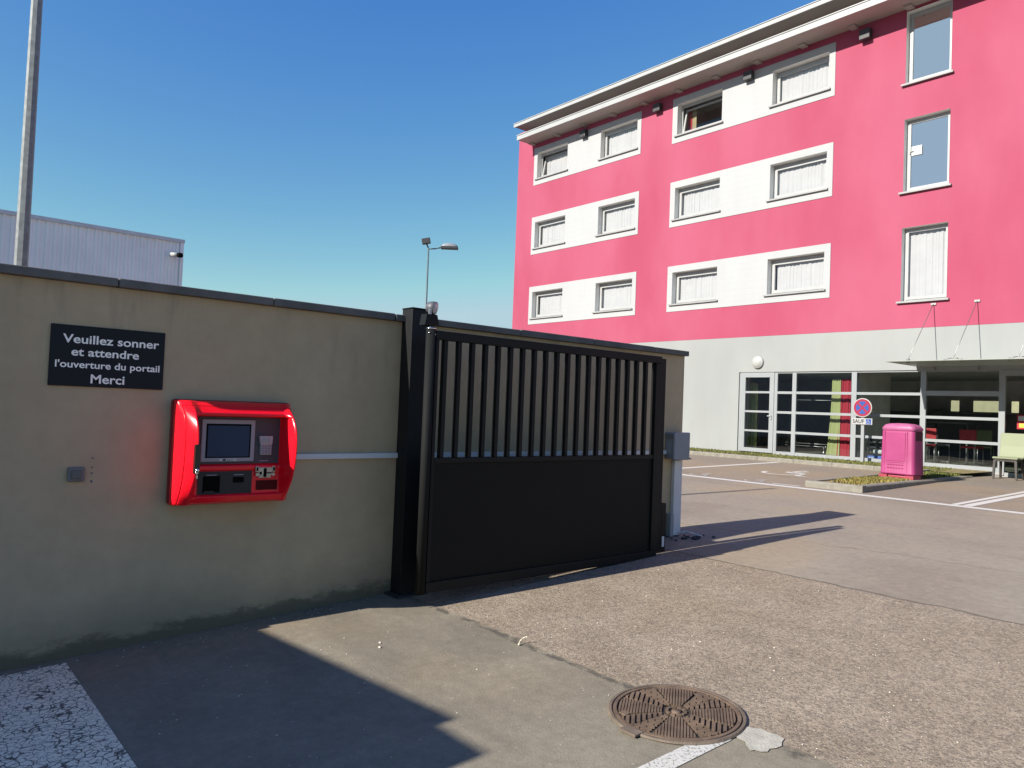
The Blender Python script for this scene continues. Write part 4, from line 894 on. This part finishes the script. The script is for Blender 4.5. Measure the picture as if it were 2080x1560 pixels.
# lobby tables and chairs
def lobby_chair(x, y, rz, m, label, group):
    t = thing('lobby_chair', (x, y, FZ), label, 'chair', group); t.rotation_euler.z = rz
    def loc_build(b, n_, m_): b.v = [tuple(Vector(p) + Vector((x, y, FZ))) for p in b.v]; return b.build(n_, m_, t)
    loc_build(MB().rbox(-0.20, 0.20, -0.20, 0.20, 0.42, 0.47, 0.015), 'seat', m); loc_build(MB().rbox(-0.20, 0.20, 0.17, 0.21, 0.60, 0.88, 0.012), 'backrest', m)
    for sx_ in (-0.18, 0.18): loc_build(MB().tube([(sx_, -0.19, 0.42), (sx_, -0.19, 0.012), (sx_, 0.20, 0.012)], 0.011, 8).tube([(sx_, 0.20, 0.012), (sx_, 0.19, 0.86)], 0.010, 8), 'leg_frame', M_STEEL)
    return t
lobby_chair(-7.86, D + 1.45, 0.3, M_REDCH, 'red lobby chair half hidden behind the pink bin', 'chairs in the hotel lobby')
lobby_chair(-6.98, D + 1.9, 3.0, M_REDCH, 'red lobby chair in front of the olive one, behind the glass', 'chairs in the hotel lobby')
lobby_chair(-7.02, D + 2.9, 3.3, M_OLIVE, 'dark olive lobby chair behind the red one', 'chairs in the hotel lobby')
lobby_chair(-7.95, D + 2.4, 1.2, M_GREYCH, 'grey lobby chair beside the table behind the glass', 'chairs in the hotel lobby')
lobby_chair(-8.75, D + 3.2, -0.4, M_GREYCH, 'grey lobby chair deep inside the room, left of the table', 'chairs in the hotel lobby')
tbm = thing('lobby_table', (-7.75, D + 2.9, FZ), 'dark rectangular table in the hotel lobby among the chairs', 'table')
MB().rbox(-8.35, -7.25, D + 2.5, D + 3.2, FZ + 1.02, FZ + 1.06, 0.006).build('tabletop', mat('table_laminate', (0.10, 0.095, 0.09), 0.3, var=0.1), tbm)
for x, yy in ((-8.28, D + 2.57), (-7.32, D + 2.57), (-8.28, D + 3.13), (-7.32, D + 3.13)): MB().cyl((x, yy, FZ), (x, yy, FZ + 1.02), 0.022, n=10).build('leg', M_STEEL, tbm)
ct = thing('reception_counter', (-7.6, D + 5.6, FZ), 'long dark counter at the back of the hotel lobby', 'counter')
MB().rbox(-10.5, -4.6, D + 5.4, D + 6.0, FZ, FZ + 1.32, 0.01).build('body', mat('counter_dark', (0.045, 0.042, 0.045), 0.4, var=0.1), ct)
MB().rbox(-10.55, -4.55, D + 5.35, D + 6.05, FZ + 1.322, FZ + 1.36, 0.006).build('worktop', mat('counter_top', (0.12, 0.12, 0.12), 0.2, var=0.1), ct)
lr = thing('leaflet_stand', (-5.45, D + 0.5, FZ), 'red leaflet stand with white and yellow cards inside the entrance', 'leaflet stand')
MB().rbox(-5.60, -5.20, D + 0.45, D + 0.53, -0.02, 0.30, 0.01).build('panel', M_REDCH, lr)
MB().cyl((-5.4, D + 0.5, FZ), (-5.4, D + 0.5, -0.01), 0.02).lathe([(0.16, 0), (0.15, 0.02), (0.02, 0.03)], (-5.4, D + 0.5, FZ), n=20).build('foot', M_DKGREY, lr)
MB().box(-5.57, -5.23, D + 0.445, D + 0.449, 0.17, 0.27).build('white_card', M_PAPER, lr); MB().box(-5.55, -5.25, D + 0.445, D + 0.449, 0.02, 0.11).build('yellow_card', M_YEL, lr)
# pale wall behind the hotel, seen through the back windows
tag(MB().box(-40, 12, BACK + 26, BACK + 26.3, -1.2, 2.6).build('boundary_wall', mat('ochre_wall', (0.20, 0.20, 0.12), 0.9, var=0.12), loc=(-14, BACK + 26, -1.2)), 'pale ochre wall beyond the hotel, seen through the lobby back windows', 'wall')

# ------------------------------------------------------------------ green chair outside
ch = thing('dining_chair', (-5.45, 18.45, Gz(18.45)), 'pale green upholstered chair with dark wooden legs outside the entrance', 'chair')
cz = Gz(18.45); cx, cy_ = -5.44, 18.46
prof = [(-0.235, 0.455), (-0.20, 0.475), (-0.05, 0.462), (0.12, 0.455), (0.19, 0.475), (0.225, 0.54), (0.255, 0.70), (0.285, 0.98)]
b = MB(); vs = []
ring = prof
tk = []
for i, (y, z) in enumerate(ring):
    p0 = Vector(ring[max(0, i - 1)]); p1 = Vector(ring[min(len(ring) - 1, i + 1)]); d_ = (p1 - p0).normalized(); tk.append((-d_.y * 0.035, d_.x * 0.035))
for s_x in (-1, 1):
    for (y, z), (ny, nz0) in zip(ring, tk): vs.append((cx + s_x * 0.235, cy_ + y, cz + z))
    for (y, z), (ny, nz0) in zip(ring, tk): vs.append((cx + s_x * 0.235, cy_ + y - ny, cz + z - nz0))
m_ = len(ring)
fs = []
for i in range(m_ - 1):
    fs += [(i, i + 1, 2 * m_ + i + 1, 2 * m_ + i), (m_ + i, 3 * m_ + i, 3 * m_ + i + 1, m_ + i + 1), (i, m_ + i, m_ + i + 1, i + 1), (2 * m_ + i, 2 * m_ + i + 1, 3 * m_ + i + 1, 3 * m_ + i)]
fs += [(0, 2 * m_, 3 * m_, m_), (m_ - 1, 2 * m_ - 1, 4 * m_ - 1, 3 * m_ - 1)]
b.add(vs, fs, False); sh = b.build('seat_shell', M_CHAIR, ch)
bv = sh.modifiers.new('bevel', 'BEVEL'); bv.width = 0.012; bv.segments = 2; bv.limit_method = 'ANGLE'
b = MB(); b.rbox(cx - 0.21, cx + 0.21, cy_ - 0.20, cy_ + 0.20, cz + 0.375, cz + 0.425, 0.004); b.build('seat_frame', M_WOOD, ch)
for sx_, sy_ in ((-1, -1), (1, -1), (-1, 1), (1, 1)):
    b = MB(); x, y = cx + sx_ * 0.195, cy_ + sy_ * 0.185; lean = 0.03 if sy_ < 0 else 0.06
    b.prism([(x - 0.024, y - 0.024, cz + 0.40), (x + 0.024, y - 0.024, cz + 0.40), (x + 0.024, y + 0.024, cz + 0.40), (x - 0.024, y + 0.024, cz + 0.40)], (0.02 * sx_, sy_ * lean, -0.40))
    nv = len(b.v)
    b.v = [(v[0] + (x + 0.02 * sx_ - v[0]) * 0.3 if v[2] < cz + 0.1 else v[0], v[1], v[2] + (0.003 if v[2] < cz + 0.1 else 0)) for v in b.v]
    b.build('leg', M_WOOD, ch)

# ------------------------------------------------------------------ pink litter bin
bx0, bx1, by0, by1 = -6.70, -6.03, 15.21, 15.67; bz0 = Gz(15) + 0.085; Hb = 1.06
RZ = Matrix.Translation((-6.365, 15.44, 0)) @ Matrix.Rotation(R(-4), 4, 'Z') @ Matrix.Translation((6.365, -15.44, 0))
bn = thing('litter_bin', (-6.365, 15.44, bz0), 'bright pink plastic litter bin with a domed lid on the kerbed island', 'bin')
def rrect(x0, x1, y0, y1, r, n=6):
    pts = []
    for cx_, cyy, a0 in ((x1 - r, y0 + r, -90), (x1 - r, y1 - r, 0), (x0 + r, y1 - r, 90), (x0 + r, y0 + r, 180)):
        for i in range(n + 1): a = R(a0 + 90 * i / n); pts.append((cx_ + math.cos(a) * r, cyy + math.sin(a) * r))
    return pts
def loft(b, levels, smooth_=True, cap0=True, cap1=True):
    n = len(levels[0][0]); vs = []
    for pts, z in levels: vs += [(p[0], p[1], z if not callable(z) else z(*p)) for p in pts]
    b.add(vs, [(k * n + i, k * n + (i + 1) % n, (k + 1) * n + (i + 1) % n, (k + 1) * n + i) for k in range(len(levels) - 1) for i in range(n)], smooth_)
    if cap0: b.add(vs[:n], [tuple(reversed(range(n)))])
    if cap1: b.add(vs[-n:], [tuple(range(n))])
def lv(ins, z, r=0.075): return (rrect(bx0 + ins, bx1 - ins, by0 + ins, by1 - ins, r), bz0 + z)
def rot(b): b.v = [tuple(RZ @ Vector(v)) for v in b.v]; return b
b = MB(); loft(b, [lv(0.03, 0.075), lv(0.0, 0.085), lv(-0.004, 0.10), lv(0.004, 0.12), lv(0.012, 0.5), lv(0.020, 0.90), lv(0.024, 0.925)]); body = rot(b).build('body', M_BIN, bn)
b = MB(); loft(b, [lv(0.045, 0.0, 0.08), lv(0.05, 0.074, 0.08)]); b.box(bx0 - 0.0, bx0 + 0.16, by0 - 0.004, by0 + 0.3, bz0 - 0.01, bz0 + 0.07); b.box(bx1 - 0.16, bx1, by0 - 0.004, by0 + 0.3, bz0 - 0.01, bz0 + 0.07); rot(b).build('foot', M_BINB, bn)
b = MB(); yc = (by0 + by1) / 2
dome = lambda h: (lambda x, y: bz0 + h - 0.075 * ((x - (bx0 + bx1) / 2) / 0.335) ** 4 - 0.02 * ((y - yc) / 0.23) ** 2)
loft(b, [(rrect(bx0 + 0.022, bx1 - 0.022, by0 + 0.022, by1 - 0.022, 0.10), lambda x, y: bz0 + 0.9255), (rrect(bx0 + 0.014, bx1 - 0.014, by0 + 0.014, by1 - 0.014, 0.075), lambda x, y: bz0 + 0.935), (rrect(bx0 + 0.016, bx1 - 0.016, by0 + 0.016, by1 - 0.016, 0.075), dome(1.045)), (rrect(bx0 + 0.05, bx1 - 0.05, by0 + 0.05, by1 - 0.05, 0.08), dome(1.075)), (rrect(bx0 + 0.13, bx1 - 0.13, by0 + 0.11, by1 - 0.11, 0.05), dome(1.075)), (rrect(bx0 + 0.25, bx1 - 0.25, by0 + 0.20, by1 - 0.20, 0.02), dome(1.075))])
lid = rot(b).build('lid', M_BINL, bn)
M_BIND = mat('bin_opening', (0.05, 0.004, 0.02), 0.6, var=0.1)
b = MB(); b.rbox(bx1 - 0.05, bx1 - 0.012, by0 + 0.08, by1 - 0.08, bz0 + 0.74, bz0 + 0.915, 0.008, 1); rot(b).build('opening', M_BIND, bn)
M_SEAM = mat('bin_seam', (0.24, 0.012, 0.10), 0.6, var=0.1)
for x in (bx0 + 0.10, bx1 - 0.135): rot(MB().box(x, x + 0.006, by0 + 0.004, by0 + 0.02, bz0 + 0.12, bz0 + 0.91)).build('panel_seam', M_SEAM, bn)
b = MB(); b.rbox(bx0 + 0.135, bx1 - 0.165, by0 + 0.002, by0 + 0.03, bz0 + 0.33, bz0 + 0.90, 0.010, 2); rot(b).build('front_panel', M_BIN, bn)
b = MB()
for j in range(2):
    for i in range(6):
        x = bx0 + 0.16 + i * 0.055; b.rbox(x, x + 0.036, by0 - 0.003, by0 + 0.02, bz0 + 0.19 + j * 0.065, bz0 + 0.21 + j * 0.065, 0.004, 1)
b.box(bx0 + 0.15, bx1 - 0.19, by0 + 0.001, by0 + 0.02, bz0 + 0.305, bz0 + 0.311)
rot(b).build('vent_slots', M_SEAM, bn)

# ------------------------------------------------------------------ no stopping sign
SX, SY, SZ0 = -8.69, 18.72, Gz(18.7) + 0.09
sn = thing('parking_sign', (SX, SY, SZ0), 'round no stopping sign above a small SAUF plate on a pale post', 'road sign')
MB().rbox(SX - 0.04, SX + 0.04, SY + 0.03, SY + 0.11, SZ0 - 0.05, 0.58, 0.006).build('post', M_ALU, sn)
dc = MB().lathe([(0.001, 0.0), (0.228, 0.0), (0.236, 0.006), (0.236, 0.022), (0.228, 0.028), (0.001, 0.028)], (SX, SY + 0.026, 0.360), 'Y', 48, False).build('disc', M_SIGNW, sn)
b = MB().lathe([(0.001, 0.0), (0.215, 0.0)], (SX, SY - 0.0035, 0.360), 'Y', 48, False); b.build('red_face', M_SIGNR, dc)
for q in range(4):
    a0 = R(45 + 90 * q + 11); a1 = R(135 + 90 * q - 11); pts = []; inset = 0.033
    am = (a0 + a1) / 2; tip = (SX + math.cos(am) * inset, SY - 0.006, 0.36 + math.sin(am) * inset)
    pts.append(tip)
    for i in range(13): a = a0 + (a1 - a0) * i / 12; pts.append((SX + math.cos(a) * 0.158, SY - 0.006, 0.36 + math.sin(a) * 0.158))
    MB().add(pts, [tuple(range(len(pts)))]).build('blue_sector', M_SIGNB, dc)
pt = MB().rbox(SX - 0.26, SX + 0.25, SY, SY + 0.024, -0.058, 0.098, 0.006).build('plate', M_SIGNW, sn)
vs, f_ = text_mesh('SAUF', 0.12, 0.0025); lo = min(v.x for v in vs); hi = max(v.x for v in vs)
MB().add([(SX - 0.235 + (v.x - lo) / (hi - lo) * 0.29, SY - 0.003, -0.022 + v.y * 1.1) for v in vs], f_).build('lettering', M_TXT, pt)
ic = MB().box(SX + 0.095, SX + 0.225, SY - 0.004, SY - 0.002, -0.046, 0.084).build('symbol_square', M_SIGNB, pt)
b = MB(); qx, qz = SX + 0.15, 0.012
for i in range(14):
    a0, a1 = R(100 + i * 16), R(100 + (i + 1) * 16); f = lambda a, r: (qx + math.cos(a) * r, SY - 0.0055, qz + math.sin(a) * r - 0.012)
    b.add([f(a0, 0.029), f(a1, 0.029), f(a1, 0.039), f(a0, 0.039)], [(0, 1, 2, 3)])
for pts in ([(0.0, 0.0), (0.012, 0.0), (0.010, 0.045), (0.0, 0.045)], [(0.0, 0.0), (0.035, 0.0), (0.035, 0.010), (0.0, 0.010)], [(0.028, 0.008), (0.038, 0.008), (0.055, -0.032), (0.045, -0.034)], [(-0.002, 0.05), (0.013, 0.05), (0.013, 0.066), (-0.002, 0.066)]):
    b.add([(qx + p[0], SY - 0.006, qz + p[1]) for p in pts], [(0, 1, 2, 3)])
b.build('wheelchair_symbol', M_SIGNW, ic)

# ------------------------------------------------------------------ things beyond the wall
px0, py0 = -8.23, 0.962
pole = thing('steel_pole', (px0, py0, Gz(py0)), 'tall galvanised steel pole behind the left end of the wall', 'pole')
MB().cyl((px0, py0, Gz(py0) - 0.1), (px0, py0, 5.25), 0.068, 0.040, n=8, smooth=False).build('shaft', M_GALV, pole)
MB().cyl((px0, py0, 5.251), (px0, py0, 5.29), 0.044, 0.02, n=8).build('cap', M_GALV, pole)
MB().rbox(px0 - 0.13, px0 + 0.13, py0 - 0.13, py0 + 0.13, Gz(py0) - 0.02, Gz(py0) + 0.02, 0.005).build('base_plate', M_GALV, pole)

shed = thing('warehouse', (-40, -6, -1.1), 'white corrugated warehouse beyond the wall', 'warehouse')
SHX, SHY = -30.0, 8.64; sz1 = 5.78
b = MB(); ribs = int((SHY + 25) / 0.25); prev = None
prof_y = []
for i in range(ribs):
    y = SHY - i * 0.25; prof_y += [(y, 0.0), (y - 0.11, 0.0), (y - 0.135, 0.035), (y - 0.225, 0.035)]
for (ya, da), (yb_, db) in zip(prof_y[:-1], prof_y[1:]): b.quad((SHX - 0.035 + da, ya, -1.3), (SHX - 0.035 + db, yb_, -1.3), (SHX - 0.035 + db, yb_, sz1), (SHX - 0.035 + da, ya, sz1))
yend = prof_y[-1][0]
b.quad((SHX - 0.04, SHY, -1.3), (SHX - 0.04, SHY, sz1), (SHX - 22, SHY, sz1), (SHX - 22, SHY, -1.3)); b.quad((SHX - 22, SHY, -1.3), (SHX - 22, SHY, sz1), (SHX - 22, yend, sz1), (SHX - 22, yend, -1.3)); b.quad((SHX - 0.04, yend, -1.3), (SHX - 22, yend, -1.3), (SHX - 22, yend, sz1), (SHX - 0.04, yend, sz1))
b.build('cladding', M_SHED, shed, fix=False)
MB().box(SHX - 22.1, SHX + 0.06, yend - 0.05, SHY + 0.05, sz1 + 0.002, sz1 + 0.13).build('roof_trim', M_SHEDT, shed)
MB().box(SHX + 0.001, SHX + 0.04, SHY - 0.09, SHY + 0.03, -1.25, sz1 - 0.001).build('corner_trim', M_SHED, shed)
sc_ = thing('security_camera', (SHX, 8.3, 5.2), 'small white security camera with dark lens on the corner of the warehouse', 'camera')
MB().rbox(SHX + 0.001, SHX + 0.10, 8.20, 8.32, 5.24, 5.36, 0.01).build('bracket', M_WHITE, sc_)
MB().cyl((SHX + 0.12, 8.20, 5.27), (SHX + 0.38, 8.38, 5.24), 0.085, n=16).build('body', M_WHITE, sc_)
MB().cyl((SHX + 0.383, 8.382, 5.2396), (SHX + 0.50, 8.465, 5.226), 0.092, n=16).build('hood', M_HOLE, sc_)
LX, LY = -29.3, 19.28
lamp = thing('street_lamp', (LX, LY, -1.09), 'distant slim street lamp with a curved lantern and a floodlight, above the gate', 'street lamp')
MB().cyl((LX, LY, -1.3), (LX, LY, 7.3), 0.075, 0.045, n=10).build('pole', mat('lamp_pole_teal', (0.10, 0.16, 0.18), 0.5, var=0.1), lamp)
dv = Vector((0.64, 0.77, 0))                              # lantern arm direction
P0 = Vector((LX, LY, 7.25))
MB().tube([P0, P0 + dv * 0.35 + Vector((0, 0, 0.03)), P0 + dv * 0.62 + Vector((0, 0, 0.10))], 0.028, 8).build('arm', M_DKGREY, lamp)
# lantern: half dome over a flat tray
b = MB(); side = Vector((-dv.y, dv.x, 0)); c0 = P0 + dv * 0.98 + Vector((0, 0, 0.08))
Mx = Matrix(((dv.x, side.x, 0, c0.x), (dv.y, side.y, 0, c0.y), (0, 0, 1, c0.z), (0, 0, 0, 1)))
b.rbox(-0.40, 0.40, -0.16, 0.16, -0.05, 0.07, 0.02, 2, Mx); lan = b.build('lantern', M_DKGREY, lamp)
vs = []; n_ = 14
for j in range(9):
    ph_ = math.pi * j / 8
    for i in range(n_): 
        t = math.pi * i / (n_ - 1); vs.append(Mx @ Vector((math.cos(t) * 0.38, math.cos(ph_) * 0.15 * max(0, math.sin(t)) ** 0.5, 0.071 + math.sin(t) * max(0, math.sin(ph_)) ** 0.6 * 0.17)))
MB().add(vs, [(j * n_ + i, j * n_ + i + 1, (j + 1) * n_ + i + 1, (j + 1) * n_ + i) for j in range(8) for i in range(n_ - 1)], True).build('lantern_cover', M_JBOX, lamp)
b = MB().rbox(-0.17, 0.22, -0.12, 0.12, -0.12, 0.14, 0.02, 2, Matrix.Translation((LX - 0.10, LY - 0.10, 7.60)) @ Matrix.Rotation(R(50), 4, 'Z') @ Matrix.Rotation(R(-12), 4, 'Y')); b.build('floodlight', M_DKGREY, lamp)
MB().cyl((LX, LY, 7.3), (LX - 0.07, LY - 0.07, 7.5), 0.035, n=8).build('bracket', M_DKGREY, lamp)

# unseen stepped block added behind the viewpoint to cast the foreground shadow
an = thing('shadow_caster', (-4.3, -4.4, Gz(-4)), 'unseen stepped block added behind the viewpoint to shade the foreground', 'shadow caster')
b = MB(); yA = -3.0
def topz(ysh): return Gz(ysh) + 0.59 * (ysh - yA)
b.prism([(-5.75, yA, -2.1), (-3.55, yA, -2.1), (-3.55, yA, topz(2.245)), (-5.75, yA, topz(2.0))], (0, -3, 0)); b.box(-3.549, -3.17, -6.0, yA, -2.1, topz(2.14)); b.build('caster_block', M_CASTER, an)
MB().box(-4.6, -4.5, yA - 0.001, yA + 0.02, -1.6, 0.4).build('caster_strip', M_WHITE, an)

# unseen dark bumpy sheet added behind the viewpoint to darken reflections in the shop glazing
b = MB(); rnd = random.Random(11); nx, nz2 = 120, 16
hx0, hx1 = -45, 40; hp = []
for j in range(nz2 + 1):
    for i in range(nx + 1):
        x = hx0 + (hx1 - hx0) * i / nx; top = 6.6 + 0.7 * math.sin(x * 0.6) + 0.5 * math.sin(x * 1.7 + 1)
        z = -2.0 + (top + 2.0) * j / nz2; hp.append((x + rnd.uniform(-.2, .2), -26 + 0.9 * (j / nz2) ** 3 * -1.5 + rnd.uniform(-.35, .35), z + rnd.uniform(-.15, .15)))
b.add(hp, [(j * (nx + 1) + i, j * (nx + 1) + i + 1, (j + 1) * (nx + 1) + i + 1, (j + 1) * (nx + 1) + i) for j in range(nz2) for i in range(nx)])
n0 = len(b.v); b.box(hx0, hx1, -30, -26.8, -2, 6.0)
tag(b.build('reflection_blocker', mat('dark_blocker', (0.035, 0.05, 0.022), 0.9, var=0.5, vscale=2), loc=(0, -26, -2)), 'unseen dark sheet added behind the viewpoint to darken reflections in the glazing', 'reflection_blocker')
